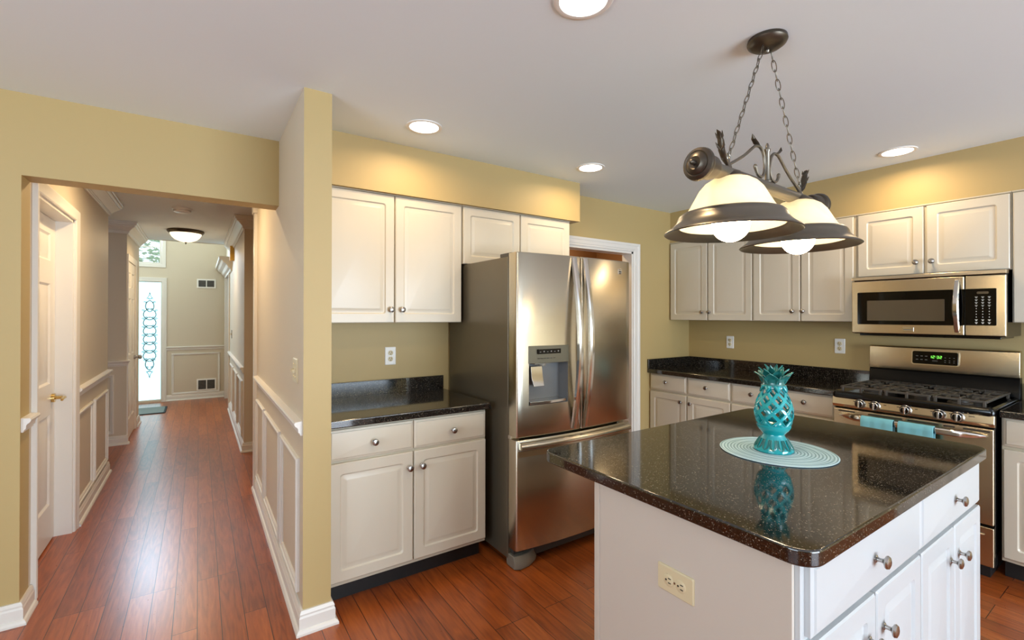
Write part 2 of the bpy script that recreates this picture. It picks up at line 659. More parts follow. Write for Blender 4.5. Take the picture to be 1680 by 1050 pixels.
# back and left of the kitchen, behind the camera
w = MB().box((-3.3, -4.72, 0), (.4, -4.6, H)).box((3.8, -4.72, 0), (4.29, -4.6, H)).box((.4, -4.72, 2.12), (3.8, -4.6, H))
struct('wall_patio', w, 'kitchen_paint', 'tan wall with the patio door behind the viewer', 'wall')
w = MB().box((-3.3, -4.6, 0), (-3.18, -1.65, H)).box((-3.3, 1.05, 0), (-3.18, YH, H)).box((-3.3, -1.65, 0), (-3.18, 1.05, .85)).box((-3.3, -1.65, 2.15), (-3.18, 1.05, H))
struct('wall_breakfast', w, 'kitchen_paint', 'tan wall with the breakfast window left of the viewer', 'wall')
# hall, left side: wall with door, recess, closet wall
w = MB().box((-.82, YH2, 0), (XL, 3.27, H)).box((-.82, 4.12, 0), (XL, 5.5, H)).box((-.82, 3.27, 2.035), (XL, 4.12, H))
struct('wall_hall_left', w, 'hall_paint', 'left hall wall with white door and two framed panels', 'wall')
w = MB().box((-2.4, 6.61, 0), (-.66, 6.70, H)).box((-.76, 6.70, 2.03), (-.66, 7.44, H)).box((-.76, 7.44, 0), (-.66, 7.86, H))
struct('wall_closet', w, 'hall_paint', 'wall beyond the left recess holding the closet door', 'wall')
struct('wall_recess', MB().box((-2.5, 5.4, 0), (-2.4, 6.7, H)).box((-2.5, 5.38, 0), (-.82, 5.5, H)), 'hall_paint', 'back of the recess on the left of the hall', 'wall')
# hall, right side
struct('wall_dining', MB().box((.388, 5.54, 0), (2.4, 5.66, H)).box((.388, 5.66, 0), (.50, 8.28, H)), 'hall_paint', 'white lit hall wall on the right with framed panels', 'wall')
struct('wall_side_passage', MB().box((2.3, 3.1, 0), (2.4, 5.54, H)), 'hall_paint', 'end of the side passage on the right of the hall', 'wall')
w = MB().box((-2.6, 9.52, 0), (-2.15, 9.66, 5)).box((-1.78, 9.52, 0), (-.875, 9.66, 2.25)).box((-.507, 9.52, 0), (1.2, 9.66, 5)).box((-2.15, 9.52, 1.965), (-.507, 9.66, 2.25)).box((-2.15, 9.52, 3.3), (-.507, 9.66, 5)).box((-2.15, 9.52, 2.25), (-1.75, 9.66, 3.3))
w.box((-2.15, 9.52, 0), (-1.78, 9.66, .03)).box((-.875, 9.52, 0), (-.507, 9.66, .03))
struct('wall_foyer', w, 'hall_paint', 'grey beige foyer wall at the end of the hall', 'wall')
struct('wall_foyer_left', MB().box((-2.7, 7.86, 0), (-2.6, 9.66, 5)).box((-2.7, 7.76, 0), (-.76, 7.86, H)), 'hall_paint', 'left wall of the tall foyer', 'wall')
struct('wall_foyer_right', MB().box((.388, 9.30, 0), (.55, 9.52, 5)).box((.388, 7.86, 2.2), (.55, 9.3, 5)).box((1.1, 8.0, 0), (1.2, 9.52, 2.4)), 'hall_paint', 'right wall of the foyer with the dining room opening', 'wall')
struct('wall_foyer_upper', MB().box((-2.6, 7.86, H), (.55, 7.96, 5)), 'hall_paint', 'upper foyer wall above the hall ceiling', 'wall')
struct('ceiling_foyer', MB().box((-2.7, 7.8, 5), (1.2, 9.7, 5.1)), 'ceiling', 'high foyer ceiling', 'ceiling')
# pantry behind the doorway
w = MB().box((2.3, 3.95, 0), (3.9, 4.0, H)).box((2.25, YA + .11, 0), (2.30, 4.0, H)).box((3.85, YA + .11, 0), (3.90, 4.0, H))
struct('wall_pantry', w, 'pantry', 'brown pantry wall seen above the refrigerator', 'wall')
struct('ceiling_pantry', MB().box((2.25, YA + .145, H), (3.9, 4.0, H + .1)), 'ceiling', 'pantry ceiling', 'ceiling')

area('pantry_fill_light', (3.0, 3.5, H - .02), (0, 0, 0), .2, .2, 7, WARM, 'DISK')  # added light without a fixture, brightens the dark pantry

# trims
tn = [0]


def trim(mb, label, cat='trim', m='trim'):
    tn[0] += 1
    return struct('trim_%d' % tn[0], mb, m, label, cat)


bn = MB()
molding(bn, BASE, (XR, 4.34), (XR, YS), (-1, 0), 0, 1)
molding(bn, BASE, (XR, YS), (XS, YS), (0, -1), 1, 1)
molding(bn, BASE, (XS, YS), (XS, 2.40), (1, 0), 1, 0)
struct('baseboard_right', bn, 'trim', 'white baseboard around the foot of the stub wall', 'baseboard')
bn = MB()
molding(bn, BASE, (-3.18, YH), (XL, YH), (0, -1), -1, 1)
molding(bn, BASE, (XL, YH), (XL, 3.195), (1, 0), 1, 0)
struct('baseboard_left', bn, 'trim', 'white baseboard at the left side of the hall opening', 'baseboard')
bn = MB()
molding(bn, BASE, (XL, 4.195), (XL, 5.5), (1, 0), 0, 1)
struct('baseboard_hall_left', bn, 'trim', 'white baseboard below the framed panels of the left hall wall', 'baseboard')
bn = MB()
molding(bn, BASE, (-2.4, 6.61), (-.66, 6.61), (0, -1), -1, 1)
molding(bn, BASE, (-.66, 6.61), (-.66, 6.64), (1, 0), 1, 0)
struct('baseboard_recess', bn, 'trim', 'white baseboard across the dark recess face on the left', 'baseboard')
bn = MB()
molding(bn, BASE, (-.66, 7.52), (-.66, 7.86), (1, 0), 0, 0)
struct('baseboard_closet', bn, 'trim', 'short white baseboard past the closet door', 'baseboard')
bn = MB()
molding(bn, BASE, (2.3, 5.54), (.388, 5.54), (0, -1), 0, 1)
molding(bn, BASE, (.388, 5.54), (.388, 8.22), (-1, 0), 1, 0)
struct('baseboard_dining', bn, 'trim', 'white baseboard along the far right hall wall', 'baseboard')
bn = MB()
molding(bn, BASE, (-.44, 9.52), (.388, 9.52), (0, -1), 0, 0)
struct('baseboard_foyer', bn, 'trim', 'white baseboard on the end wall of the foyer', 'baseboard')

# chair rails


def rail(z, *segs):
    mb = MB()
    pr = [(o, z + zz) for o, zz in RAIL]
    for p0, p1, n, a, b in segs:
        molding(mb, pr, p0, p1, n, a, b)
    return mb


trim(rail(.905, ((XR, 4.20), (XR, YS + .02), (-1, 0), 0, 0)), 'white chair rail on the right hall wall', 'chair rail')
trim(rail(.905, ((XL, YH + .01), (XL, 3.2), (1, 0), 0, 0)), 'short piece of white chair rail at the left jamb', 'chair rail')
trim(rail(.895, ((XL, 4.195), (XL, 5.5), (1, 0), 0, 1)), 'white chair rail on the left hall wall beyond the door', 'chair rail')
trim(rail(.89, ((-2.4, 6.61), (-.66, 6.61), (0, -1), 0, 1), ((-.66, 6.61), (-.66, 6.64), (1, 0), 1, 0)), 'white chair rail across the dark recess face', 'chair rail')
trim(rail(.84, ((.388, 5.6), (.388, 8.2), (-1, 0), 0, 0)), 'white chair rail on the far right hall wall', 'chair rail')
trim(rail(.865, ((-.45, 9.52), (.388, 9.52), (0, -1), 0, 0)), 'white chair rail on the foyer end wall', 'chair rail')


def wall_frame(F, a0, z0, a1, z1, label):
    trim(frame_ring(MB(), F, a0, z0, a1, z1, PFR), label, 'wall panel frame')


FR = uz((XR, 0, 0), (0, 1), (-1, 0))
for a0, a1, s in ((2.33, 2.86, 'nearest the kitchen'), (2.925, 3.63, 'in the middle'), (3.69, 4.18, 'farthest from the kitchen')):
    wall_frame(FR, a0, .14, a1, .755, 'white wall panel frame on the right hall wall, ' + s)
FL = uz((XL, 0, 0), (0, 1), (1, 0))
for a0, a1, s in ((4.21, 4.75, 'next to the door casing'), (4.82, 5.43, 'at the outer corner')):
    wall_frame(FL, a0, .13, a1, .76, 'white wall panel frame on the left hall wall, ' + s)
wall_frame(uz((0, 6.61, 0), (1, 0), (0, -1)), -1.5, .125, -.765, .77, 'white wall panel frame on the dark recess face')
FD = uz((.388, 0, 0), (0, 1), (-1, 0))
for a0, a1, s in ((5.70, 6.35, 'nearest of the three'), (6.45, 7.15, 'middle of the three'), (7.25, 7.95, 'farthest of the three')):
    wall_frame(FD, a0, .13, a1, .72, 'white wall panel frame on the far right hall wall, ' + s)
wall_frame(uz((0, 9.52, 0), (1, 0), (0, -1)), -.375, .10, .305, .78, 'white wall panel frame on the foyer end wall')

# crown mouldings
c = MB()
molding(c, CROWN, (XL, YH2), (XL, 5.5), (1, 0), 0, 1)
molding(c, CROWN, (XL, 5.5), (-.82, 5.5), (0, 1), 1, 0)
trim(c, 'white crown moulding on the left hall wall above the door', 'crown moulding')
c = MB()
molding(c, CROWN, (-2.4, 6.61), (-.66, 6.61), (0, -1), 0, 1)
molding(c, CROWN, (-.66, 6.61), (-.66, 7.86), (1, 0), 1, 0)
trim(c, 'white crown moulding around the corner above the closet door', 'crown moulding')
c = MB()
molding(c, CROWN, (2.3, 5.54), (.388, 5.54), (0, -1), 0, 1)
molding(c, CROWN, (.388, 5.54), (.388, 7.86), (-1, 0), 1, 0)
trim(c, 'white crown moulding around the corner on the right of the hall', 'crown moulding')
c = MB()
C2 = [(0, 2.05), (.02, 2.05), (.024, 2.08), (.05, 2.10), (.07, 2.14), (.11, 2.17), (.13, 2.20), (.155, 2.21), (.16, 2.245), (0, 2.245)]
molding(c, C2, (.388, 7.66), (.388, 9.50), (-1, 0), 0, 0)
trim(c, 'white crowned door head on the right wall of the foyer', 'crown moulding')

# casings
trim(casing(MB(), FL, 3.27, 4.12, 2.035), 'white casing around the left hall door', 'door casing')
trim(casing(MB(), uz((-.66, 0, 0), (0, 1), (1, 0)), 6.70, 7.44, 2.03, [(0, 0), (0, .006), (.012, .008), (.050, .012), (.066, .012), (.066, 0)]), 'white casing around the closet door far down the hall', 'door casing')
trim(casing(MB(), uz((0, YA, 0), (1, 0), (0, -1)), 2.52, 3.345, 2.01, [(0, 0), (0, .010), (.008, .014), (.018, .012), (.022, .016), (.048, .018), (.056, .022), (.074, .024), (.078, 0)]),
     'white casing of the pantry doorway beside the refrigerator', 'door casing')
trim(MB().box((3.327, YA - .001, 0), (3.345, YA + .115, 2.01)).box((2.52, YA - .001, 0), (2.538, YA + .115, 2.01)).box((2.52, YA - .001, 1.992), (3.345, YA + .115, 2.01)),
     'white jamb lining the pantry doorway', 'door jamb')
trim(MB().box((XR - .02, 4.26, 0), (XR, 4.345, 2.24)).box((XR - .03, 4.25, 2.24), (XR, 4.36, 2.31)).box((XR, 4.34, 0), (XS, 4.352, 2.24)),
     'white casing at the end of the right hall wall', 'door casing')
trim(MB().box((.368, 8.20, 0), (.388, 8.28, 2.06)).box((.388, 8.28, 0), (.50, 8.292, 2.2)), 'white casing before the dining room opening', 'door casing')
trim(MB().box((.362, 9.30, 0), (.388, 9.42, 2.06)).box((.388, 9.288, 0), (.55, 9.30, 2.06)), 'white casing beyond the dining room opening', 'door casing')
# jamb of hall door
trim(MB().box((-.80, 3.27, 0), (XL, 3.288, 2.035)).box((-.80, 4.102, 0), (XL, 4.12, 2.035)).box((-.80, 3.27, 2.017), (XL, 4.12, 2.035)), 'white jamb around the left hall door', 'door jamb')


def six_panel(mb, F, w, h, rows, cols):
    """door leaf in (along, out, z): front face at out=0, back at -.035, pressed panels"""
    xs = [0] + [c for p in cols for c in p] + [w]
    zs = [0] + [r for p in rows for r in p] + [h]
    for i in range(len(xs) - 1):
        for j in range(len(zs) - 1):
            x0, x1, z0, z1 = xs[i], xs[i + 1], zs[j], zs[j + 1]
            if i % 2 and j % 2:
                seq = [(0, 0), (.012, -.010), (.02, -.010), (.045, -.002)]
                mb.rings([[F(x0 + a, o, z0 + a), F(x1 - a, o, z0 + a), F(x1 - a, o, z1 - a), F(x0 + a, o, z1 - a)] for a, o in seq], cap0=False)
            else:
                mb.add([F(x0, 0, z0), F(x1, 0, z0), F(x1, 0, z1), F(x0, 0, z1)], [(0, 1, 2, 3)])
    a, b, c, d = (F(0, -.035, 0), F(w, -.035, 0), F(w, -.035, h), F(0, -.035, h))
    e, f, g, k = (F(0, 0, 0), F(w, 0, 0), F(w, 0, h), F(0, 0, h))
    mb.add([a, b, c, d, e, f, g, k], [(3, 2, 1, 0), (0, 1, 5, 4), (1, 2, 6, 5), (2, 3, 7, 6), (3, 0, 4, 7)])
    return mb


d1 = struct('door_1', six_panel(MB(), uz((-.765, 3.29, .01), (0, 1), (1, 0)), .81, 2.005, ((.23, .79), (.98, 1.60), (1.74, 1.91)), ((.11, .36), (.45, .70))),
            'trim', 'white six panel door on the left of the hall with brass lever', 'door')
h = MB().cyl((-.757, 4.035, .895), .027, .016, 'x')
h.tube([(-.75, 4.035, .895), (-.715, 4.035, .895), (-.703, 4.02, .897), (-.70, 3.97, .90), (-.70, 3.93, .893)], [.010, .010, .010, .009, .007])
h.build('door_handle', 'brass', d1)
d2 = struct('door_2', six_panel(MB(), uz((-.664, 6.703, .01), (0, 1), (1, 0)), .734, 2.015, ((.22, .78), (.95, 1.60), (1.72, 1.90)), ((.09, .33), (.41, .65))),
            'trim', 'white panelled closet door far down the hall on the left', 'door')
MB().cyl((-.655, 7.36, .90), .025, .02, 'x').lathe([(.010, 0), (.010, .03), (.026, .04), (.028, .055), (.018, .068), (0, .07)], 16, Matrix.Translation((-.655, 7.36, .90)) @ Matrix.Rotation(pi / 2, 4, 'Y')).build('door_knob', 'nickel', d2)
for zz in (1.82, 1.05, .2):
    MB().box((-.668, 6.704, zz - .045), (-.655, 6.730, zz + .045)).build('hinge', 'slot', d2)

# foyer windows


def sash(name, x0, x1, z0, z1, label, pane_m, bars=(), zbars=(), fw_=.035):
    mb = MB()
    frame_ring(mb, uz((0, 9.53, 0), (1, 0), (0, -1)), x0, z0, x1, z1, [(0, -.06), (0, 0), (fw_, 0), (fw_, -.06)])
    for x in bars:
        mb.box((x - .008, 9.54, z0), (x + .008, 9.565, z1))
    for z in zbars:
        mb.box((x0, 9.54, z - .008), (x1, 9.565, z + .008))
    o = struct(name, mb, 'trim', label, 'window')
    MB().box((x0 + fw_ - .005, 9.568, z0 + fw_ - .005), (x1 - fw_ + .005, 9.576, z1 - fw_ + .005)).build('pane', pane_m, o)
    return o


w1 = sash('window_1', -.875, -.507, .03, 1.965, 'tall frosted sidelight with scroll pattern at the end of the hall', 'frost', fw_=.012)
sash('window_2', -1.75, -.507, 2.25, 3.3, 'clear transom window high in the foyer wall', 'pane', (-1.45, -1.14, -.83), (2.53, 2.85), .03)
w3 = sash('window_3', -2.15, -1.78, .03, 1.965, 'second frosted sidelight hidden left of the front door', 'frost', fw_=.012)
trim(casing(MB(), uz((0, 9.52, 0), (1, 0), (0, -1)), -.875, -.507, 1.965), 'white casing around the frosted sidelight', 'window casing')
trim(frame_ring(MB(), uz((0, 9.52, 0), (1, 0), (0, -1)), -1.80, 2.20, -.455, 3.35, [(0, 0), (0, .02), (.05, .014), (.055, 0)]), 'white casing around the high foyer window', 'window casing')
# scroll pattern of the sidelight
sc = MB()
xc, n = -.665, 9
for i in range(8):
    zc = .62 + i * .135
    rx = .075 if 0 < i < 7 else .05
    for sx in (-1, 1):
        pts = [(xc + sx * rx * sin(a) * (1 - .1 * cos(2 * a)), 9.562, zc - .085 * cos(a) * 1.05) for a in [pi * k / 12 for k in range(13)]]
        sc.tube(pts, .0065, 5)
        sp = [(xc + sx * (rx + .006 + .020 * (1 - k / 10) * cos(k * .75)), 9.562, zc + .062 + .020 * (1 - k / 10) * sin(k * .75)) for k in range(10)]
        sc.tube(sp, .0045, 5)
        sp = [(xc + sx * (rx * .55 + .016 * (1 - k / 9) * cos(k * .8)), 9.562, zc - .05 + .016 * (1 - k / 9) * sin(k * .8)) for k in range(9)]
        sc.tube(sp, .0045, 5)
for zz, s in ((.50, -1), (1.69, 1)):
    for sx in (-1, 1):
        sc.tube([(xc, 9.562, zz - s * .02), (xc + sx * .03, 9.562, zz + s * .01), (xc + sx * .012, 9.562, zz + s * .04), (xc, 9.562, zz + s * .10)], .004, 5)
        sc.tube([(xc, 9.562, zz), (xc + sx * .045, 9.562, zz + s * -.005), (xc + sx * .03, 9.562, zz + s * .02)], .004, 5)
sc.build('scroll_pattern', 'caming', w1)

# tree outside the high window
tr = thing('tree', (-1.6, 14.5, 0), 'pale green tree outside the high foyer window', 'tree')
MB().tube([(0, 0, 0), (.05, 0, 1.5), (-.05, .1, 3.0), (.1, 0, 4.2)], [.16, .13, .09, .04], 10).build('trunk', 'bark', tr)
lf = MB()
for i in range(1500):
    a, b = random.uniform(0, 2 * pi), random.uniform(-1, 1)
    r = 1.9 * random.random() ** .4
    c0 = Vector((r * cos(a) * (1 - b * b) ** .5, r * .7 * sin(a) * (1 - b * b) ** .5, 3.9 + 1.7 * b * random.random() ** .4))
    Rm = Matrix.Translation(c0) @ Matrix.Rotation(random.uniform(0, 6), 4, 'Z') @ Matrix.Rotation(random.uniform(-1.2, 1.2), 4, 'X')
    lf.add([(-.09, 0, 0), (0, -.05, .01), (.09, 0, 0), (0, .05, .01)], [(0, 1, 2, 3)], Rm)
lf.build('foliage', 'leaf', tr)
struct('ground_outside', MB().box((-9, 9.7, -.12), (8, 22, -.05)), mat('lawn', srgb(110, 140, 90), .9), 'lawn outside the front door', 'ground')

# ------------------------------------------------------------------ cabinets
y_u, y_b = 2.726, 2.342          # carcass fronts, fridge wall
x0 = XS + .002
# above the left counter: doors 0.53?-0.969 / 0.978-1.424
cabinet('upper_cabinet', 'tall white two door wall cabinet above the small left counter', (x0, y_u, 1.373), 0, 1.43 - x0, .765, YA - y_u - .002,
        (('door', .004, .0, .971 - x0, .760, (.949 - x0, .078)), ('door', .978 - x0, 0, 1.424 - x0, .760, (1.017 - x0, .078))), top_strip=True)
x1 = 1.434
cabinet('upper_cabinet', 'short white two door wall cabinet above the refrigerator', (x1, y_u, 1.757), 0, 2.365 - x1, .381, YA - y_u - .002,
        (('door', 1.439 - x1, 0, 1.890 - x1, .376, None), ('door', 1.899 - x1, 0, 2.355 - x1, .376, None)), top_strip=True)
cabinet('base_cabinet', 'white base cabinet with two drawers and two doors left of the refrigerator', (x0, y_b, 0), 0, 1.388 - x0, .876, YA - y_b - .002,
        (('drawer', .004, .713, .940 - x0, .862, (.731 - x0, .784)), ('drawer', .945 - x0, .713, 1.382 - x0, .862, (1.169 - x0, .784)),
         ('door', .004, .128, .937 - x0, .700, (.915 - x0, .620)), ('door', .945 - x0, .128, 1.382 - x0, .700, (.986 - x0, .620))), toe=True)


def slab(name, label, loc, rz, poly, z0, z1, splash=(), bev=.006):
    t = thing(name, loc, label, 'countertop', rz)
    MB().prism(poly, z0, z1).build('slab', 'granite', t, bev, 3)
    for a, b in splash:
        MB().box(a, b).build('backsplash', 'granite', t, .002)
    return t


def rpoly(x0, y0, x1, y1, r, k=6):
    return [(x, y) for x, _, y in [(p[0], 0, p[2]) for p in rrect(x0, y0, x1, y1, r, 0, k)]]


slab('countertop', 'small black granite counter left of the refrigerator', (x0, 2.297, .876), 0, [(0, 0), (1.405 - x0, 0), (1.405 - x0, YA - 2.299), (0, YA - 2.299)], 0, .038,
     [((0, YA - 2.299 - .02, .038), (1.405 - x0, YA - 2.299, .128))])

# range wall, looking towards +x; local x runs towards -y
xu, xb = 3.890, 3.587


def Yl(y, y0):
    return y0 - y


y0 = 2.953
cabinet('upper_cabinet', 'white two door wall cabinet in the corner right of the pantry doorway', (xu, y0, 1.376), FACE_W, y0 - 2.1175, .755, XB - xu - .002,
        (('door', .012, 0, Yl(2.542, y0), .748, (Yl(2.589, y0), .075)), ('door', Yl(2.530, y0), 0, Yl(2.125, y0), .748, (Yl(2.515, y0), .075))), top_strip=True)
y0 = 2.1165
cabinet('upper_cabinet', 'white two door wall cabinet between corner cabinet and microwave', (xu, y0, 1.376), FACE_W, y0 - 1.376, .755, XB - xu - .002,
        (('door', Yl(2.109, y0), 0, Yl(1.746, y0), .748, (Yl(1.795, y0), .078)), ('door', Yl(1.735, y0), 0, Yl(1.389, y0), .748, (Yl(1.719, y0), .078))), top_strip=True)
y0 = 1.375
cabinet('upper_cabinet', 'short white two door wall cabinet above the microwave', (xu, y0, 1.686), FACE_W, y0 - .611, .445, XB - xu - .002,
        (('door', Yl(1.361, y0), .004, Yl(1.002, y0), .438, (Yl(1.037, y0), .08)), ('door', Yl(.987, y0), .004, Yl(.617, y0), .438, (Yl(.957, y0), .08))), top_strip=True)
y0 = .610
cabinet('upper_cabinet', 'white wall cabinet right of the microwave, cut by the photo edge', (xu, y0, 1.380), FACE_W, .80, .751, XB - xu - .002,
        (('door', .006, 0, .394, .744, (.355, .078)), ('door', .404, 0, .794, .744, (.44, .078))), top_strip=True)
dD, dZ = (.126, .706), (.724, .872)
y0 = 2.953
cabinet('base_cabinet', 'white base cabinet in the corner with two drawers over two doors', (xb, y0, 0), FACE_W, y0 - 2.1315, .876, XB - xb - .002,
        (('drawer', .012, dZ[0], Yl(2.547, y0), dZ[1], (Yl(2.755, y0), .806)), ('drawer', Yl(2.532, y0), dZ[0], Yl(2.139, y0), dZ[1], (Yl(2.345, y0), .806)),
         ('door', .012, dD[0], Yl(2.547, y0), dD[1], (Yl(2.597, y0), .648)), ('door', Yl(2.532, y0), dD[0], Yl(2.139, y0), dD[1], (Yl(2.50, y0), .648))), toe=True)
y0 = 2.1305
cabinet('base_cabinet', 'white base cabinet behind the pineapple, left of the range', (xb, y0, 0), FACE_W, y0 - 1.381, .876, XB - xb - .002,
        (('drawer', Yl(2.124, y0), dZ[0], Yl(1.76, y0), dZ[1], (Yl(1.955, y0), .806)), ('drawer', Yl(1.748, y0), dZ[0], Yl(1.389, y0), dZ[1], (Yl(1.575, y0), .806)),
         ('door', Yl(2.124, y0), dD[0], Yl(1.76, y0), dD[1], (Yl(1.81, y0), .648)), ('door', Yl(1.748, y0), dD[0], Yl(1.389, y0), dD[1], (Yl(1.70, y0), .648))), toe=True)
y0 = .604
cabinet('base_cabinet', 'white base cabinet right of the range, cut by the photo edge', (xb, y0, 0), FACE_W, .86, .876, XB - xb - .002,
        (('drawer', .008, dZ[0], .42, dZ[1], (.21, .80)), ('drawer', .434, dZ[0], .852, dZ[1], (.64, .80)),
         ('door', .008, dD[0], .42, dD[1], (.38, .64)), ('door', .434, dD[0], .852, dD[1], (.47, .64))), toe=True)
y0 = 2.953
L_ = y0 - 1.380
slab('countertop', 'long black granite counter in the corner left of the range', (3.540, y0, .876), FACE_W, [(0, 0), (L_, 0), (L_, .648), (0, .648)], 0, .038,
     [((0, .628, .038), (L_, .648, .128)), ((0, .002, .038), (.02, .628, .128))])
y0 = .606
slab('countertop', 'black granite counter right of the range at the photo edge', (3.540, y0, .876), FACE_W, [(0, 0), (.87, 0), (.87, .648), (0, .648)], 0, .038,
     [((0, .628, .038), (.87, .648, .128))])

# ------------------------------------------------------------------ island
ix0, ix1, iy0, iy1 = 1.088, 2.485, .496, 1.123
isl = thing('kitchen_island', (0, 0, 0), 'white kitchen island with outlet on its end panel', 'island')
MB().box((ix0 + .012, iy0, .105), (ix1, iy1 - .002, .876)).build('carcass', 'island', isl, .001)
MB().box((ix0 + .01, iy0 + .06, 0), (ix1 - .01, iy1 - .01, .105)).build('toe_kick', 'toe', isl)
ep = MB().box((ix0, .507, 0), (ix0 + .0115, iy1 - .022, .876)).box((ix0 - .003, iy1 - .022, 0), (ix0 + .0115, iy1, .876))
ep.build('end_panel', 'panel', isl, .0015)
fs = (('drawer', 1.120, .702, 1.812, .868, (1.462, .785)), ('drawer', 1.826, .702, 2.483, .868, (2.165, .785)),
      ('door', 1.120, .125, 1.464, .692, (1.420, .590)), ('door', 1.474, .125, 1.812, .692, (1.516, .590)),
      ('door', 1.826, .125, 2.150, .692, (2.108, .590)), ('door', 2.160, .125, 2.483, .692, (2.203, .590)))
for kind, a, b, c_, d_, k in fs:
    mb = MB()
    panel_front(mb, a, b, c_, d_, kind == 'door', y0=iy0)
    o = mb.build(kind, 'island', isl, ang=25)
    add_knob(o, k[0], k[1], iy0 - .020, 1.0)
slab('countertop', 'large black granite island top with rounded corners', (0, 0, .876), 0, rpoly(1.063, .455, 2.512, 1.385, .055), 0, .038, bev=.006)


# ------------------------------------------------------------------ outlets and switch
def outlet(loc, rz, label, m='white_pl', horizontal=False, cat='outlet'):
    t = thing('wall_outlet', loc, label, cat, rz)
    mb = MB()
    mb.rings([rrect(-.036, -.058, .036, .058, .004, y) for y in (0, -.003)] + [rrect(-.033, -.055, .033, .055, .003, -.006)])
    T = Matrix.Rotation(pi / 2, 4, 'Y') if horizontal else Matrix()
    mb2 = MB(T)
    mb2.add(*[mb.v, mb.f])
    p = mb2.build('cover_plate', m, t)
    for s in (-1, 1):
        r = MB(T @ Matrix.Translation((0, -.006, s * .0195)) @ RX90)
        r.lathe([(.0165, 0), (.0165, .0015), (.015, .0025), (0, .0025)], 20)
        o = r.build('receptacle', 'ivory', t)
        q = MB(T)
        for x in (-.006, .006):
            q.box((x - .0013, -.0092, s * .0195 + .000), (x + .0013, -.0084, s * .0195 + .009))
        q.lathe([(.0028, 0), (.0028, .0008)], 10, Matrix.Translation((0, -.0084, s * .0195 - .007)) @ RX90)
        q.build('slot', 'slot', o)
    q = MB(T @ Matrix.Translation((0, -.006, 0)) @ RX90)
    q.lathe([(.0035, 0), (.0028, .0012), (0, .0014)], 10)
    q.build('screw', 'nickel', t)
    return t


outlet((1.034, YA - .0, 1.153), 0, 'white wall outlet above the small left counter')
outlet((XB, 2.506, 1.167), FACE_W, 'white wall outlet on the range wall nearest the corner')
outlet((XB, 1.594, 1.180), FACE_W, 'white wall outlet on the range wall nearest the range')
outlet((ix0, .808, .683), FACE_W, 'ivory sideways outlet on the end panel of the island', 'ivory', True)
# double switch on the stub wall, hall side
sw = thing('light_switch', (XR, 2.435, 1.152), 'ivory double switch plate on the hall side of the stub wall', 'light switch', FACE_W)
mb = MB()
mb.rings([rrect(-.058, -.058, .058, .058, .004, y) for y in (0, -.003)] + [rrect(-.054, -.054, .054, .054, .003, -.007)])
mb.build('cover_plate', 'ivory', sw)
for x in (-.023, .023):
    MB(Matrix.Translation((x, -.007, 0)) @ Matrix.Rotation(.35, 4, 'X')).box((-.005, -.014, -.009), (.005, .002, .009)).build('toggle', 'ivory', sw, .001)
    for z in (-.03, .03):
        MB(Matrix.Translation((x, -.007, z)) @ RX90).lathe([(.0035, 0), (.0028, .0012), (0, .0014)], 10).build('screw', 'brass', sw)
s2 = thing('light_switch', (.388, 7.70, 1.15), 'small switch plate far down the hall on the right', 'light switch', FACE_W)
MB().box((-.036, -.006, -.058), (.036, 0, .058)).build('cover_plate', 'grey', s2, .002)
MB().box((-.005, -.016, -.01), (.005, -.006, .01)).build('toggle', 'ivory', s2)

# ------------------------------------------------------------------ refrigerator
FX0, FX1, FY = 1.450, 2.360, 2.195
fr = thing('refrigerator', (0, 0, 0), 'stainless french door refrigerator with water dispenser', 'refrigerator')
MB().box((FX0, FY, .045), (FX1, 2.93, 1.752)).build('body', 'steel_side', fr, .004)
for x in (FX0 + .01, FX1 - .10):
    MB().box((x, FY - .015, 1.752), (x + .09, FY + .10, 1.775)).build('hinge_cover', 'dkgrey', fr, .004)


def yfront(x):
    u = (x - (FX0 + FX1) / 2) / ((FX1 - FX0) / 2)
    return 2.112 - .030 * (1 - u * u)


def leaf(xa, xb_, za, zb, hole=None):
    """bowed door leaf; hole = (x0,z0,x1,z1) leaves the front open"""
    e = .010
    xs = [xa, xa + e * .3, xa + e] + [xa + e + (xb_ - xa - 2 * e) * k / 14 for k in range(1, 14)] + [xb_ - e, xb_ - e * .3, xb_]
    zs = [za, za + .006, zb - .006, zb]
    if hole:
        xs = sorted(set(xs) | {hole[0], hole[2]})
        zs = sorted(set(zs) | {hole[1], hole[3]})
    def yy(x, z):
        dx = min(x - xa, xb_ - x)
        dz = min(z - za, zb - z)
        y = yfront(x)
        if dx < e:
            y += e * (1 - (1 - (1 - dx / e) ** 2) ** .5)
        if dz < .006:
            y += .004 * (1 - dz / .006)
        return y
    nz = len(zs)
    v, f = [], []
    for x in xs:
        for z in zs:
            v.append((x, yy(x, z), z))
    for i in range(len(xs) - 1):
        for j in range(nz - 1):
            if hole and hole[0] - 1e-6 <= xs[i] < hole[2] - 1e-6 and hole[1] - 1e-6 <= zs[j] < hole[3] - 1e-6:
                continue
            f.append((i * nz + j, (i + 1) * nz + j, (i + 1) * nz + j + 1, i * nz + j + 1))
    nb = len(v)
    yb = FY - .006
    for x in xs:
        v += [(x, yb, za), (x, yb, zb)]
    for i in range(len(xs) - 1):
        f.append((nb + 2 * i, nb + 2 * i + 1, nb + 2 * i + 3, nb + 2 * i + 2))
        f.append((i * nz, nb + 2 * i, nb + 2 * i + 2, (i + 1) * nz))
        f.append((i * nz + nz - 1, (i + 1) * nz + nz - 1, nb + 2 * i + 3, nb + 2 * i + 1))
    for i, k in ((0, 0), (len(xs) - 1, 2 * (len(xs) - 1))):
        f.append(tuple(i * nz + j for j in range(nz)) + (nb + k + 1, nb + k))
    return MB().add(v, f)


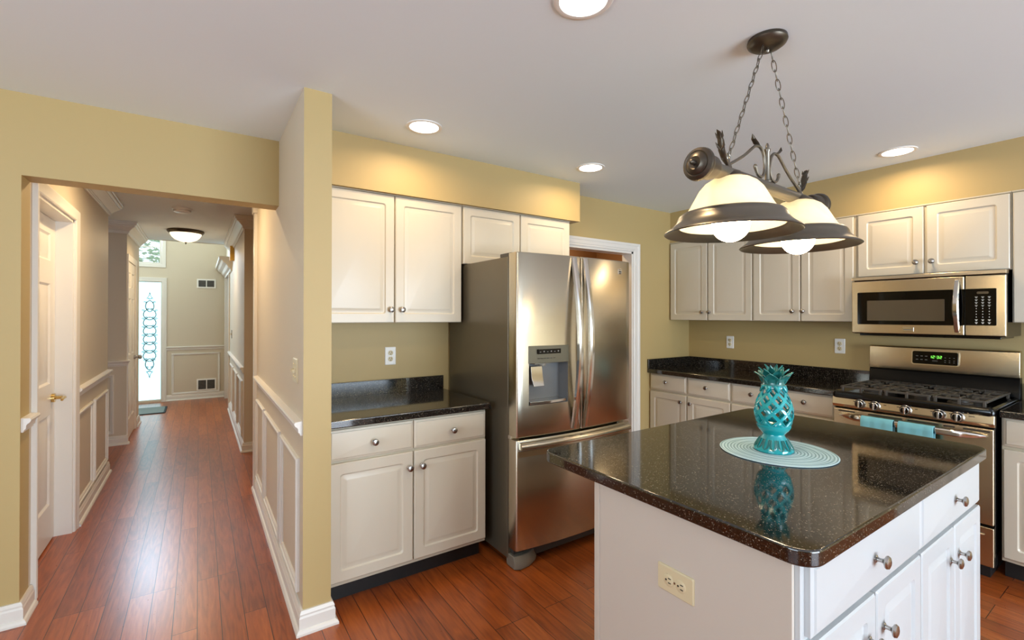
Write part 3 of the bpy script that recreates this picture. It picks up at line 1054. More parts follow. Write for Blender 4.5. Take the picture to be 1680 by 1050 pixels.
SPL = 1.903
DX0, DX1, DZ0, DZ1, DZ2 = 1.530, 1.800, .912, 1.150, 1.246
dl = leaf(FX0 + .003, SPL - .003, .738, 1.770, (DX0, DZ0, DX1, DZ1)).build('door', 'steel', fr, ang=50)
dr = leaf(SPL + .003, FX1 - .003, .738, 1.770).build('door', 'steel', fr, ang=50)
fz = leaf(FX0 + .003, FX1 - .003, .112, .722).build('freezer_drawer', 'steel', fr, ang=50)
# dispenser
yr = 2.165
rc = MB()
ya = yfront(1.66) + .0005
R_ = []
outer = [(DX0, yfront(DX0), DZ0), (DX1, yfront(DX1), DZ0), (DX1, yfront(DX1), DZ1), (DX0, yfront(DX0), DZ1)]
inner = [(DX0 + .004, yr, DZ0 + .02), (DX1 - .004, yr, DZ0 + .02), (DX1 - .004, yr, DZ1), (DX0 + .004, yr, DZ1)]
rc.rings([outer, inner], cap0=False)
recess = rc.build('dispenser_recess', 'recess', dl)
cp = MB()
cp.rings([[(x, yfront(x) - .004, z) for x, z in ((DX0 - .003, DZ1 - .004), (DX1 + .003, DZ1 - .004), (DX1 + .003, DZ2), (DX0 - .003, DZ2))],
          [(x, yfront(x) + .012, z) for x, z in ((DX0 - .003, DZ1 - .004), (DX1 + .003, DZ1 - .004), (DX1 + .003, DZ2), (DX0 - .003, DZ2))]])
cpo = cp.build('dispenser_panel', 'olive_grey', dl, .002)
yp = yfront(1.66) - .004
MB().box((1.582, yp - .004, 1.199), (1.746, yp + .006, 1.226)).build('display', 'black_glass', cpo)
q = MB()
for k in range(6):
    q.box((1.592 + k * .026, yp - .0046, 1.209), (1.601 + k * .026, yp - .0038, 1.2125 + .004 * (k % 2)))
q.build('display_marks', 'mark_dim', cpo)
q = MB()
for k in range(7):
    q.box((1.584 + k * .022, yp - .0008, 1.172), (1.598 + k * .022, yp + .003, 1.1755))
q.build('button_print', 'slot', cpo)
MB().rings([[(1.562, 2.128, 1.125), (1.642, 2.128, 1.125), (1.642, 2.134, 1.125), (1.562, 2.134, 1.125)],
            [(1.562, 2.118, 1.06), (1.642, 2.118, 1.06), (1.642, 2.124, 1.06), (1.562, 2.124, 1.06)],
            [(1.567, 2.100, 1.016), (1.637, 2.100, 1.016), (1.637, 2.106, 1.016), (1.567, 2.106, 1.016)]]).build('dispenser_paddle', 'steel_hi', dl, .001)
MB().lathe([(.022, 1.128), (.024, 1.136), (.020, 1.149)], 16, Matrix.Translation((1.64, 2.125, 0))).box((1.57, 2.10, 1.140), (1.68, 2.15, 1.1495)).build('dispenser_spout', 'grey', dl)
MB().prism([(DX0 + .006, 2.16), (DX0 + .006, 2.095), (1.62, 2.083), (1.70, 2.083), (DX1 - .006, 2.092), (DX1 - .006, 2.16)], DZ0 + .004, DZ0 + .02).build('drip_tray', 'steel_hi', dl, .002)


def bow_handle(x, xtop, parent):
    za, zb = .752, 1.762
    pts, R_ = [], []
    for k in range(25):
        u = k / 24
        z = za + (zb - za) * u
        b = sin(pi * u)
        y = yfront(x) - .006 - .060 * b
        hw = .016 + .004 * (1 - b)
        th = .007 + .004 * b
        R_.append([(x - hw, y + th * 1.6, z), (x - hw * .95, y - th * .2, z), (x - hw * .5, y - th, z), (x + hw * .5, y - th, z), (x + hw * .95, y - th * .2, z), (x + hw, y + th * 1.6, z)])
    mb = MB().rings(R_)
    for z in (za + .012, zb - .012):
        mb.box((x - .014, yfront(x) - .012, z - .012), (x + .014, yfront(x) + .006, z + .012))
    return mb.build('door_handle', 'steel_hi', parent, ang=30)


bow_handle(1.845, 0, dl)
bow_handle(1.932, 0, dr)
# freezer drawer: pocket lip and grip below it
lip = MB()
R_ = []
for k in range(15):
    x = FX0 + .02 + (FX1 - FX0 - .04) * k / 14
    y = yfront(x)
    R_.append([(x, y + .002, .712), (x, y - .020, .706), (x, y - .030, .690), (x, y - .026, .676), (x, y - .012, .672), (x, y + .002, .676)])
lip.rings(R_).build('freezer_handle', 'steel', fz, ang=50)
g = MB()
R_ = []
for k in range(15):
    x = FX0 + .012 + (FX1 - FX0 - .024) * k / 14
    y = yfront(x)
    R_.append([(x, y + .002, .628), (x, y - .003, .630), (x, y - .003, .662), (x, y + .002, .664)])
g.rings(R_).build('grip_band', 'steel_warm', fz)
# emblem
em = MB().box((2.235, yfront(2.25) - .003, 1.685), (2.268, yfront(2.25) + .003, 1.718))
emo = em.build('emblem', 'steel_hi', dr, .001)
q = MB()
for k, (a, b) in enumerate(((1.710, 1.714), (1.696, 1.704), (1.688, 1.692))):
    q.box((2.240, yfront(2.25) - .0038, a), (2.263, yfront(2.25) - .0028, b))
q.build('emblem_print', 'slot', emo)
MB().box((FX0 + .02, FY - .03, .03), (FX1 - .02, FY + .02, .105)).build('kick_grille', 'dkgrey', fr, .004)
for x in (FX0 + .055, FX1 - .055):
    MB().rings([[(x + a * (1.0 if a < 0 or x > 2 else 1.5), FY + b, z) for a, b in q_] for z, q_ in ((.002, [(-.05, .02), (-.05, -.062), (-.02, -.080), (.03, -.074), (.075, -.04), (.075, .02)]),
                                                            (.030, [(-.052, .02), (-.052, -.066), (-.02, -.084), (.032, -.078), (.080, -.042), (.080, .02)]),
                                                            (.072, [(-.05, .02), (-.05, -.050), (-.02, -.064), (.03, -.058), (.070, -.03), (.070, .02)]))]).build('foot', 'grey', fr, .006)
MB().box((FX0 + .03, 2.85, 0), (FX0 + .1, 2.90, .05)).box((FX1 - .1, 2.85, 0), (FX1 - .03, 2.90, .05)).build('rear_rollers', 'dkgrey', fr)
MB().box((FX0 + .002, FY - .03, .720), (FX0 + .06, FY + .005, .742)).box((FX1 - .06, FY - .03, .720), (FX1 - .002, FY + .005, .742)).build('middle_hinge', 'steel_hi', fr, .002)

# ------------------------------------------------------------------ range
RY0, RX, RW = 1.374, 3.500, .760
rg = thing('gas_range', (RX, RY0, 0), 'stainless five burner gas range with two towels on its handle', 'range', FACE_W)
MB().box((.004, .035, .07), (RW - .004, .675, .884)).build('body', 'black', rg, .003)
MB().box((.03, .06, 0), (RW - .03, .62, .07)).build('plinth', 'toe', rg)
ct = MB().rings([[(x, y, z) for x, y in rpoly(-.002 + i, -.014 + i, RW + .002 - i, .60, .02)] for i, z in ((.008, .880), (.001, .888), (0, .905), (.004, .919), (.014, .926), (.028, .922), (.045, .914))])
ct.build('cooktop', 'black', rg)
cp = MB().rings([[(.0, .03, .818), (.0, .0, .822), (.0, -.012, .84), (.0, -.004, .886), (.0, .03, .886)], [(RW, .03, .818), (RW, .0, .822), (RW, -.012, .84), (RW, -.004, .886), (RW, .03, .886)]])
cpo = cp.build('control_panel', 'steel_warm', rg, .004)
for k, x in enumerate((.158, .236, .388, .539, .616)):
    T = Matrix.Translation((x, -.010, .857)) @ RX90
    kb = MB(T).lathe([(.030, 0), (.030, .004), (.0265, .007), (.0245, .012), (.0225, .024), (.018, .026), (0, .026)], 28)
    ko = kb.build('knob', 'nickel', cpo)
    MB(T).box((-.0045, -.021, .024), (.0045, .021, .034)).build('knob_grip', 'steel_hi', ko, .002)
    q = MB(T)
    for s in (-1, 1):
        q.prism([(s * .0055, -.018), (s * .014, -.014), (s * .0185, 0), (s * .014, .014), (s * .0055, .018)], .0245, .0268)
    q.build('knob_inlay', 'black', ko)
q = MB()
for x in (.120, .200, .280, .345, .43, .50, .58, .66, .672):
    q.box((x, -.0115, .868), (x + .012, -.008, .871))
q.build('panel_print', 'slot', cpo)
od = MB().box((.004, -.004, .300), (RW - .004, .034, .812)).build('oven_door', 'steel_warm', rg, .006)
MB().box((.12, -.006, .38), (RW - .12, -.003, .66)).build('oven_window', 'black_glass', od)
q = MB()
for a, b in ((.035, .127), (.199, .368), (.394, .534), (.555, .603), (.636, .741)):
    q.box((a, -.0055, .794), (b, -.002, .801))
q.build('vent_slots', 'slot', od)
hd = MB()
R_ = []
for k in range(21):
    u = k / 20
    x = .045 + .685 * u
    b = min(1, sin(pi * u) * 2.2) ** .8
    y = -.016 - .048 * b
    hh = .006 + .013 * b
    R_.append([(x, y + .010, .775 - hh * .6), (x, y - .006, .775 - hh), (x, y - .012, .775), (x, y - .006, .775 + hh * .8), (x, y + .010, .775 + hh * .5)])
hd.rings(R_).build('oven_handle', 'steel_hi', od, ang=60)
dw = MB().box((.004, -.004, .078), (RW - .004, .034, .286)).build('warming_drawer', 'steel_warm', rg, .005)
hd = MB()
R_ = []
for k in range(17):
    u = k / 16
    x = .04 + .68 * u
    b = min(1, sin(pi * u) * 3)
    y = -.006 - .026 * b
    hh = .003 + .010 * b
    R_.append([(x, y + .008, .246 - hh), (x, y - .006, .246 - hh * .4), (x, y - .006, .246 + hh * .6), (x, y + .008, .246 + hh)])
hd.rings(R_).build('drawer_handle', 'steel_hi', dw, ang=60)
# burners and grates
burn = [(.17, .16, .045), (.17, .44, .036), (.38, .30, .05), (.59, .16, .045), (.59, .44, .036)]
for x, y, r in burn:
    b = MB().lathe([(r * 1.25, .914), (r * 1.2, .920), (r * .9, .922), (r * .86, .930), (r, .932), (r, .938), (r * .7, .942), (0, .943)], 24, Matrix.Translation((x, y, 0)))
    b.build('burner', 'iron', rg)


def grate(xa, xb_):
    g = MB()
    ya, yb = .03, .57
    z0, z1 = .944, .957
    w_ = .006
    for y in (ya, yb, (ya + yb) / 2):
        g.box((xa, y - w_, z0), (xb_, y + w_, z1))
    for x in (xa + w_, xb_ - w_):
        g.box((x - w_, ya, z0), (x + w_, yb, z1))
    for cy in ((ya * 3 + yb) / 4, (ya + yb * 3) / 4):
        cx = (xa + xb_) / 2
        for ang in (0, 90, 180, 270):
            T = Matrix.Translation((cx, cy, 0)) @ Matrix.Rotation(radians(ang), 4, 'Z')
            ln = (xb_ - xa) / 2 if ang % 180 == 0 else (yb - ya) / 4
            g.box((.025, -.005, z0), (ln, .005, z1 + .003), T)
        for dx in (-.06, .06):
            g.box((cx + dx - .005, cy - .10, z0), (cx + dx + .005, cy - .04, z1 + .002))
            g.box((cx + dx - .005, cy + .04, z0), (cx + dx + .005, cy + .10, z1 + .002))
    for x in (xa + .012, (xa + xb_) / 2, xb_ - .012):
        for y in (ya, yb):
            g.box((x - .007, y - .007, .914), (x + .007, y + .007, z1))
    return g.build('grate', 'iron', rg, .0025)


grate(.035, .262)
grate(.268, .494)
grate(.500, .727)
# backguard
MB().rings([[(.0, .60, .90), (.0, .612, 1.03), (.0, .62, 1.04), (.0, .675, 1.04), (.0, .675, .90)], [(RW, .60, .90), (RW, .612, 1.03), (RW, .62, 1.04), (RW, .675, 1.04), (RW, .675, .90)]]).build('backguard_base', 'black_dull', rg, .003)
bgm = MB().rings([[(x, .612, 1.040), (x, .606, 1.062), (x, .618, 1.196), (x, .630, 1.204), (x, .675, 1.204), (x, .675, 1.040)] for x in (.0, RW)])
bgo = bgm.build('backguard', 'steel_warm', rg, .003)
tilt = math.atan2(.012, .134)
T = Matrix.Translation((.368, .6115, 1.133)) @ Matrix.Rotation(-tilt, 4, 'X')
b = MB(T)
b.rings([rrect(-.124, -.049, .124, .049, .014, y) for y in (.004, -.003)])
b.build('display_bezel', 'steel_hi', bgo)
b = MB(T)
b.rings([rrect(-.117, -.043, .117, .043, .010, y) for y in (-.0005, -.0045)])
dpo = b.build('display_glass', 'black_glass', bgo)
SEG = {'1': 'bc', '2': 'abged', '3': 'abgcd', ':': ''}
SG = {'a': (0, .014, .009, .0165), 'd': (0, -.0025, .009, 0), 'g': (0, .0058, .009, .0082), 'b': (.0075, .007, .0105, .0155), 'c': (.0075, -.001, .0105, .007),
      'e': (-.0015, -.001, .0015, .007), 'f': (-.0015, .007, .0015, .0155)}
q = MB(T)
x = -.026
for ch in '12:32':
    if ch == ':':
        for z in (.004, .011):
            q.box((x, -.0052, z), (x + .002, -.0044, z + .002))
        x += .006
        continue
    for sgm in SEG[ch]:
        a = SG[sgm]
        q.box((x + a[0], -.0052, a[1]), (x + a[2], -.0044, a[3]))
    x += .0155
q.build('clock_digits', 'green', dpo)
q = MB(T)
for i in range(3):
    for z in (.008, -.016):
        q.box((-.098 + i * .024, -.0052, z), (-.086 + i * .024, -.0044, z + .004))
for i in range(3):
    for z in (.004, -.014, -.026):
        q.box((.050 + i * .022, -.0052, z), (.057 + i * .022, -.0044, z + .003))
q.box((-.012, -.0052, -.016), (.016, -.0044, -.0145)).box((-.012, -.0052, -.022), (.016, -.0044, -.0205))
q.build('keypad_print', 'mark_dim', dpo)

# towels over the oven handle (own things)


def towel(ya, yb, label, drop):
    t = thing('dish_towel', (RX - .072, ya, .775), label, 'towel', FACE_W, 'aqua dish towels on the oven handle')
    w_ = ya - yb
    prof = [(-.020, -drop), (-.023, -drop * .5), (-.022, -.01), (-.018, .012), (-.006, .0225), (.008, .022), (.018, .012), (.021, -.01), (.020, -drop * .7)]
    pin = [(x * .78 + (.0), z - (.005 if z > 0 else 0)) for x, z in prof]
    rows = []
    for k in range(13):
        u = k / 12
        wv = .0012 * sin(u * 19 + ya * 7)
        ring = [(u * w_, p[0] + wv, p[1]) for p in prof] + [(u * w_, p[0] + wv, p[1]) for p in reversed(pin)]
        rows.append(ring)
    o = MB().rings(rows).build('cloth', 'towel', t, .002, ang=60)
    q = MB()
    for u in (.30, .36):
        q.rings([[(u * w_ + dx, p[0] * 1.06, p[1] + (.0008 if p[1] > 0 else 0)) for p in prof[:6]] for dx in (0, .003)], cap0=False, cap1=False, closed=False)
    return t


towel(1.188, 1.026, 'folded aqua towel on the oven handle, nearer the corner', .16)
towel(1.003, .842, 'folded aqua towel on the oven handle, nearer the range end', .17)

# ------------------------------------------------------------------ microwave
MY0, MX, MW = 1.366, 3.780, .750
mw = thing('microwave', (MX, MY0, 1.296), 'stainless over the range microwave below the short cabinet', 'microwave', FACE_W)
MB().box((.004, .030, .0), (MW - .004, XB - MX - .002, .3885)).build('body', 'black', mw, .003)
MB().box((.03, .05, -.014), (MW - .03, XB - MX - .03, 0)).build('bottom_grille', 'black', mw, .003)
MB().rings([[(x, -.006, .364), (x, -.002, .386), (x, .06, .3885), (x, .06, .364)] for x in (0, MW)]).build('vent_strip', 'steel_warm', mw, .003)
md = MB().box((.0, -.004, .004), (.576, .029, .358)).build('door', 'steel_warm', mw, .006)
MB().rings([rrect(.036, .064, .5755, .281, .004, y) for y in (.002, -.0062)]).build('door_glass', 'black_glass', md)
MB().rings([rrect(.092, .090, .488, .224, .002, y) for y in (-.003, -.0072)]).build('window_mesh', 'oven_glass', md)
hd = []
for k in range(17):
    u = k / 16
    z = .022 + .316 * u
    b = sin(pi * u)
    y = -.010 - .040 * b
    hw, th = .013 + .003 * b, .005
    hd.append([(.545 - hw, y + th, z), (.545 - hw * .6, y - th, z), (.545 + hw * .6, y - th, z), (.545 + hw, y + th, z)])
MB().rings(hd).build('door_handle', 'steel_hi', md, .001, ang=60)
bo = MB().box((.284, -.0065, .022), (.340, -.002, .048)).build('badge', 'steel_hi', md, .001)
MB().box((.288, -.0072, .031), (.336, -.0062, .036)).build('badge_print', 'mark_dim', bo)
mp = MB().box((.580, -.004, .004), (MW, .029, .358)).build('control_panel', 'steel_warm', mw, .006)
kp = MB().rings([rrect(.581, .066, .711, .281, .003, y) for y in (.002, -.0062)]).build('keypad', 'black_glass', mp)
MB().rings([rrect(.630, .250, .680, .264, .006, y) for y in (-.004, -.0070)]).build('display', 'oven_glass', kp)
q = MB()
for i, x in enumerate((.628, .655, .682)):
    for j in range(10):
        z = .232 - j * .0165
        if j < 4:
            q.box((x - .006, -.0069, z), (x + .006, -.006, z + .002)).box((x - .003, -.0069, z - .006), (x + .003, -.006, z - .0028))
        elif j < 8:
            q.box((x - .0018, -.0069, z - .004), (x + .0018, -.006, z + .001))
        else:
            q.box((x - .006, -.0069, z - .002), (x + .006, -.006, z + .001)).box((x - .003, -.0069, z - .008), (x + .003, -.006, z - .003))
q.build('key_marks', 'mark', kp)

# ------------------------------------------------------------------ pendant over the island
PX, PY = 1.742, .897
pd = thing('pendant_light', (PX, PY, H), 'pewter island pendant with two lit bell shades on chains', 'pendant light', .05)
MB().lathe([(.066, 0), (.068, -.012), (.064, -.020), (.050, -.030), (.022, -.036), (0, -.037)], 36).build('canopy', 'bronze_dk', pd)
MB().lathe([(.006, -.036), (.008, -.043), (.005, -.050), (0, -.051)], 12).build('canopy_nut', 'bronze', pd)
ZB = 1.888 - H
ch_top = -.036


def chain(xa, za, xb_, zb):
    A, B = Vector((xa, 0, za)), Vector((xb_, 0, zb))
    d = B - A
    n = 15
    mb = MB()
    D = d.normalized()
    side = Vector((0, 1, 0))
    alt = D.cross(side)
    pl = d.length / n
    for i in range(n):
        c0 = A + d * ((i + .5) / n)
        s_ = side if i % 2 else alt
        s_ = (s_ * .94 + (alt if i % 2 else side) * .3).normalized()
        hl, hw = pl * .63, .0095
        pts = []
        for k in range(14):
            a = 2 * pi * k / 14
            pts.append(c0 + D * (hl * cos(a)) + s_ * (hw * sin(a)))
        mb.tube(pts, .0017, 6, closed=True)
    return mb.build('chain', 'bronze', pd)


LX, RXX = -.277, .277
HZ = 1.945 - H
chain(-.030, ch_top, LX, HZ)
chain(.030, ch_top, RXX, HZ)
# main bar along x
T = Matrix.Translation((0, 0, ZB)) @ Matrix.Rotation(pi / 2, 4, 'Y')
MB(T).lathe([(.0235, -.41), (.0235, .41)], 28).build('bar', 'bronze', pd)
for s in (-1, 1):
    Ts = Matrix.Translation((s * .40, 0, ZB)) @ Matrix.Rotation(s * pi / 2, 4, 'Y')
    cap = MB(Ts).lathe([(.0255, -.03), (.033, -.025), (.038, -.01), (.040, .028), (.036, .032), (.047, .038), (.052, .050), (.050, .060), (.040, .068), (.036, .067), (.030, .074), (.020, .078), (.016, .076), (0, .078)], 32).build('end_cap', 'bronze_dk', pd)
    MB(Ts).lathe([(.009, .074), (.007, .082), (.0085, .088), (.006, .097), (0, .100)], 14).build('finial', 'bronze_dk', cap)
# centre post
MB(Matrix.Translation((0, 0, ZB + .02))).lathe([(.014, 0), (.014, .006), (.0085, .010), (.0085, .112), (.011, .116), (.011, .124), (.006, .128), (.0065, .136), (.003, .146), (0, .147)], 16).build('centre_post', 'bronze', pd)
zt = ZB + .0235
for s in (-1, 1):
    path = [(s * .270, 0, zt + .012), (s * .175, 0, zt + .060), (s * .105, 0, zt + .105), (s * .080, 0, zt + .116), (s * .055, 0, zt + .116), (s * .034, 0, zt + .102), (s * .023, 0, zt + .078),
            (s * .020, 0, zt + .050), (s * .028, 0, zt + .024), (s * .048, 0, zt + .010), (s * .072, 0, zt + .014), (s * .088, 0, zt + .032), (s * .092, 0, zt + .048)]
    # smooth the scroll with a Catmull-Rom curve
    P = [Vector(p) for p in path]
    fine = []
    for i in range(len(P) - 1):
        p0_, p1_, p2_, p3_ = P[max(i - 1, 0)], P[i], P[i + 1], P[min(i + 2, len(P) - 1)]
        for k in range(5):
            t_ = k / 5
            fine.append(.5 * ((2 * p1_) + (p2_ - p0_) * t_ + (2 * p0_ - 5 * p1_ + 4 * p2_ - p3_) * t_ ** 2 + (3 * p1_ - p0_ - 3 * p2_ + p3_) * t_ ** 3))
    fine.append(P[-1])
    so = MB().tube(fine, [.0055] * (len(fine) - 6) + [.006, .0065, .007, .0065, .005, .003], 8).build('scroll', 'bronze', pd)
    # small leaf at the top of the scroll
    lf = MB()
    lf.tube([(s * .060, 0, zt + .118), (s * .085, 0, zt + .124), (s * .105, 0, zt + .136), (s * .112, 0, zt + .152)], [.004, .010, .008, .001], 8, flat=((0, 1, 0), .35))
    lf.build('leaf', 'bronze_dk', so)
    # hook with acanthus leaf
    hk = MB(Matrix.Translation((s * .277, 0, ZB))).lathe([(.012, .022), (.010, .030), (.006, .036), (.006, .050), (0, .052)], 12)
    ho = hk.build('hook', 'bronze', pd)
    MB().tube([(s * .277 + .009 * cos(a), 0, ZB + .060 + .011 * sin(a)) for a in [2 * pi * k / 14 for k in range(14)]], .0022, 6, closed=True).build('ring', 'bronze', ho)
    al = MB()
    base = [(s * .281, 0, zt + .004), (s * .304, 0, zt + .022), (s * .319, 0, zt + .050), (s * .325, 0, zt + .080), (s * .337, 0, zt + .104), (s * .349, 0, zt + .110)]
    al.tube(base, [.004, .009, .012, .011, .007, .001], 10, flat=((0, 1, 0), .35))
    for k, (i, o_) in enumerate(((1, .010), (2, .014), (3, .012))):
        for sy in (-1, 1):
            b0 = Vector(base[i])
            al.tube([b0, b0 + Vector((s * .004, sy * o_ * .7, .012)), b0 + Vector((s * .012, sy * o_, .026))], [.005, .004, .001], 6)
    al.build('acanthus_leaf', 'bronze_dk', ho)
# shades, bulbs
for s, xs_ in ((-1, -.261), (1, .261)):
    T = Matrix.Translation((xs_, 0, -H))
    MB(T).lathe([(.018, 1.866), (.030, 1.868), (.046, 1.872), (.050, 1.880), (.044, 1.886), (.036, 1.892), (.030, 1.898), (.020, 1.900)], 32).build('shade_holder', 'bronze_dk', pd)
    gp = [(.046, 1.878), (.062, 1.872), (.082, 1.859), (.100, 1.838), (.116, 1.808), (.131, 1.780), (.147, 1.757), (.158, 1.738), (.166, 1.719)]
    prof = gp + [(r - .004, z - .002) for r, z in reversed(gp)]
    sh = MB(T).lathe(prof, 56, loop=True).build('shade', 'shade', pd, ang=60)
    rp = [(.149, 1.762), (.157, 1.760), (.165, 1.753), (.170, 1.744), (.173, 1.733), (.186, 1.718), (.202, 1.706), (.211, 1.700), (.2135, 1.696), (.210, 1.693)]
    ri = [(.204, 1.697), (.186, 1.705), (.172, 1.714), (.167, 1.719), (.168, 1.730), (.160, 1.745), (.150, 1.757)]
    MB(T).lathe(rp + ri, 64, loop=True).build('shade_rim', 'bronze', sh, ang=50)
    MB(T).lathe([(.018, 1.866), (.018, 1.800), (.014, 1.790), (.014, 1.86)], 16, loop=True).build('lamp_socket', 'white_pl', pd)
    R0, zc = .060, 1.724
    MB(T).lathe([(0.0, zc - R0)] + [(R0 * sin(pi * k / 18), zc - R0 * cos(pi * k / 18)) for k in range(1, 17)] + [(.0138, zc + R0 * .97), (.0138, 1.805), (0, 1.806)], 32).build('bulb', 'bulb', pd, ang=60)

# ------------------------------------------------------------------ pineapple and placemat
PCX, PCY, ZT = 1.768, .888, .914
pm = thing('placemat', (1.778, .882, ZT), 'round pale blue woven placemat on the island top', 'placemat')
prof = [(0, 0), (.190, 0), (.193, .0025)]
top = []
r = .190
while r > .006:
    top += [(r, .0044), (r - .0015, .0044), (r - .004, .0026)]
    r -= .008
prof += top + [(0, .004)]
MB().lathe(prof, 72).build('woven_disc', 'placemat', pm, ang=60)
ZP = ZT + .0045
pa = thing('pineapple_lantern', (PCX, PCY, ZP), 'turquoise ceramic pineapple lantern on the round placemat', 'lantern')
MB().lathe([(0, .003), (.064, 0), (.067, .004), (.066, .012), (.060, .018), (.052, .030), (.044, .046), (.037, .056), (.036, .062), (.041, .068), (.052, .080), (.057, .090), (.0575, .0955), (.054, .099), (.050, .096), (.030, .08), (0, .078)], 48).build('foot', 'turq', pa)
pt = MB()
for k in range(14):
    a = 2 * pi * k / 14
    T = Matrix.Rotation(a, 4, 'Z')
    for hw, off in ((.0125, 0), (.0075, .001)):
        pts = []
        for i in range(9):
            u = i / 8
            ang = pi * u
            x = cos(ang) * hw
            dz = sin(ang) ** .6
            zz = .046 - .034 * dz
            rr = .0665 - (zz - .008) * .56 + off
            pts.append(T @ Vector((rr, x * (1.0 - (zz - .01) * 6), zz)))
        pt.tube(pts, .0017, 5)
pt.build('petal_relief', 'turq_dk', pa)


def prad(z):
    K = [(.090, .0535), (.105, .0595), (.125, .0645), (.145, .0655), (.165, .0635), (.185, .0575), (.205, .0490), (.225, .0400), (.240, .0355)]
    for (a, ra), (b, rb) in zip(K, K[1:]):
        if z <= b:
            u = (z - a) / (b - a)
            return ra + (rb - ra) * u
    return K[-1][1]


lat = MB()
NC = 8
hz = .0245
cells = []
zb0, zt0 = .094, .094 + 6 * hz


def pp(th, z):
    z = min(max(z, zb0), zt0)
    r = prad(z)
    return Vector((r * cos(th), r * sin(th), z))


dth = 2 * pi / NC
for j in range(0, 7):
    zc = zb0 + j * hz
    for i in range(NC):
        th = (i + .5 * (j % 2)) * dth
        outer = [(th, zc - hz), (th + dth / 2, zc), (th, zc + hz), (th - dth / 2, zc)]
        def edge(c, k=4):
            out = []
            for a, b in zip(c, c[1:] + c[:1]):
                for q_ in range(k):
                    u = q_ / k
                    out.append((a[0] + (b[0] - a[0]) * u, a[1] + (b[1] - a[1]) * u))
            return out
        O = edge(outer)
        half = j in (0, 6)
        if half:
            s_ = 1 if j == 0 else -1
            tri = [(th - dth / 2, zc), (th + dth / 2, zc), (th, zc + s_ * hz)]
            lat.add([pp(*p) for p in edge(tri)], [tuple(range(12))])
            continue
        I = [(th + (p[0] - th) * .60, zc + (p[1] - zc) * .64) for p in O]
        Mid = [(th + (p[0] - th) * .67, zc + (p[1] - zc) * .71) for p in O]
        vo = [pp(*p) for p in O]
        vm = [pp(*p) * 1.0 for p in Mid]
        vi = []
        for p in I:
            q_ = pp(*p)
            vi.append(Vector((q_.x * .97, q_.y * .97, q_.z)))
        vo2 = [Vector((q_.x * .985, q_.y * .985, q_.z)) for q_ in vo]
        lat.rings([vo2, vm, vi], cap0=False, cap1=False)
lo = lat.build('lattice_body', 'turq', pa, ang=60)
sm = lo.modifiers.new('thick', 'SOLIDIFY')
sm.thickness = .006
sm.offset = -1
MB().lathe([(.034, .228), (.0395, .232), (.0385, .243), (.036, .248), (.037, .256), (.040, .266), (.036, .266), (.033, .25), (.032, .236)], 36, loop=True).build('collar', 'turq_dk', pa)
# crown leaves


def pleaf(ang, tilt_, ln, wd, r0, z0):
    T = Matrix.Translation((0, 0, z0)) @ Matrix.Rotation(ang, 4, 'Z') @ Matrix.Translation((r0, 0, 0)) @ Matrix.Rotation(tilt_, 4, 'Y')
    rows = []
    for k in range(8):
        u = k / 7
        w_ = wd * (1 - u ** 2.2) * (0.72 + .9 * u * (1 - u)) + .0004
        bend = .018 * u * u
        row = []
        for q_ in range(7):
            v_ = q_ / 6 * 2 - 1
            row.append((bend + .30 * w_ * (v_ * v_ - 1) * -1 * -.6 + .0012 * cos(v_ * 9), v_ * w_, u * ln))
        back = [(x_ - .003, y_, z_) for x_, y_, z_ in reversed(row)]
        rows.append(row + back)
    mb = MB().rings(rows, M=T)
    return mb.build('crown_leaf', 'turq_dk', pa, ang=60)


for k in range(6):
    pleaf(2 * pi * k / 6 + .3, .40, .054, .029, .031, .246)
for k in range(6):
    pleaf(2 * pi * (k + .5) / 6 + .3, .24, .060, .025, .020, .250)
for k in range(4):
    pleaf(2 * pi * k / 4 + .1, .08, .064, .020, .009, .254)

# ------------------------------------------------------------------ recessed lights
cans = [(1.010, 2.355, 'white recessed ceiling light above the small left counter'),
        (2.242, 2.358, 'white recessed ceiling light in front of the refrigerator'),
        (3.600, 1.055, 'white recessed ceiling light above the range'),
        (1.030, 1.118, 'white recessed ceiling light cut by the top photo edge')]
for k, (x, y, lb) in enumerate(cans):
    t = thing('recessed_light', (x, y, H), lb, 'ceiling light', 0, 'recessed kitchen ceiling lights')
    MB().lathe([(.096, 0), (.096, -.004), (.090, -.006), (.078, -.005), (.076, 0)], 40, loop=True).build('trim_ring', 'white_pl', t)
    MB().lathe([(0, -.002), (.0765, -.002), (.0765, -.0005), (0, -.0005)], 40).build('lens', 'can', t)
    area('can_lamp', (x, y, H - .012), (0, 0, 0), .13, .13, 4.5, WARM, 'DISK', radians(165))

t = thing('recessed_light', (-.15, 3.85, H), 'recessed ceiling light in the hall just behind the header', 'ceiling light')
MB().lathe([(.096, 0), (.096, -.004), (.090, -.006), (.078, -.005), (.076, 0)], 40, loop=True).build('trim_ring', 'white_pl', t)
MB().lathe([(0, -.002), (.0765, -.002), (.0765, -.0005), (0, -.0005)], 40).build('lens', 'can', t)
area('hall_can_lamp', (-.15, 3.85, H - .012), (0, 0, 0), .13, .13, 13, WARM, 'DISK', radians(165))

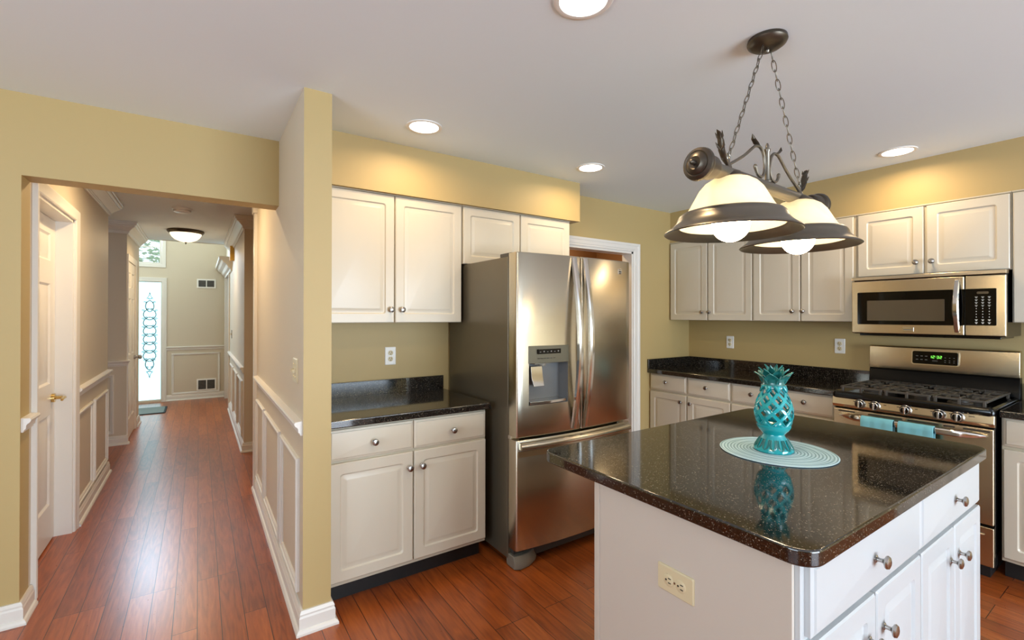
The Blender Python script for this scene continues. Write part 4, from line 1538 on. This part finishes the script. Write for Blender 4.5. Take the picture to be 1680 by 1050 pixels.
# ------------------------------------------------------------------ hall fittings
sd = thing('smoke_detector', (-.137, 5.46, H), 'round white smoke detector on the hall ceiling', 'smoke detector')
MB().lathe([(.080, 0), (.080, -.012), (.072, -.014), (.068, -.034), (.05, -.042), (0, -.042)], 32).build('housing', 'white_pl', sd)
MB().lathe([(.0705, -.017), (.0705, -.024), (.0685, -.024), (.0685, -.017)], 32, loop=True).build('vent_ring', 'grey', sd)
fl = thing('flush_ceiling_light', (-.135, 6.86, H), 'lit bowl ceiling light in the hall with dark pan', 'ceiling light')
MB().lathe([(0, 0), (.186, 0), (.190, -.012), (.184, -.026), (.170, -.040), (.160, -.040), (.15, -.02), (0, -.02)], 40).build('pan', 'bronze_dk', fl)
MB().lathe([(.160, -.034), (.158, -.050), (.140, -.082), (.110, -.110), (.07, -.130), (.03, -.140), (0, -.142)], 40).build('glass_bowl', 'bowl', fl)
MB().lathe([(.012, -.139), (.014, -.146), (.006, -.152), (.007, -.160), (0, -.168)], 14).build('finial', 'bronze_dk', fl)
area('hall_lamp', (-.135, 6.86, H - .18), (0, 0, 0), .3, .3, 8, WARM, 'DISK')
gb = thing('door_chime', (.388, 7.26, 2.15), 'small gold box on the right hall wall under the crown moulding', 'door chime', FACE_W)
MB().box((-.06, -.05, 0), (.06, 0, .19)).build('cover', 'gold', gb, .004)


def grille(x0_, z0_, x1_, z1_, label):
    t = thing('air_vent', (x0_, 9.52, z0_), label, 'air vent')
    w_, h_ = x1_ - x0_, z1_ - z0_
    F = uz((0, 0, 0), (1, 0), (0, -1))
    mb = frame_ring(MB(), F, 0, 0, w_, h_, [(0, 0), (0, .012), (.022, .016), (.024, 0)])
    mb.box((w_ / 2 - .007, -.014, .02), (w_ / 2 + .007, 0, h_ - .02))
    mb.build('frame', 'white_pl', t)
    MB().box((.022, -.003, .022), (w_ - .022, -.0005, h_ - .022)).build('backing', 'vent', t)
    q = MB()
    nn = int((h_ - .05) / .012)
    for k in range(nn):
        z = .026 + k * (h_ - .05) / nn
        q.box((.024, -.010, z), (w_ - .024, -.006, z + .003))
    q.build('louvres', 'grey', t)


grille(-.032, 1.88, .240, 2.035, 'white louvred air vent high on the foyer end wall')
grille(-.030, .135, .252, .335, 'white louvred air vent low inside the wall panel frame')
dm = thing('doormat', (-1.10, 8.68, 0), 'grey doormat lying in front of the frosted sidelight', 'doormat')
MB().prism(rpoly(-.70, -.29, .70, .29, .02), 0, .010).build('border', 'mat_edge', dm, .003)
MB().prism(rpoly(-.675, -.265, .675, .265, .015), .010, .013).build('pile', 'mat', dm)
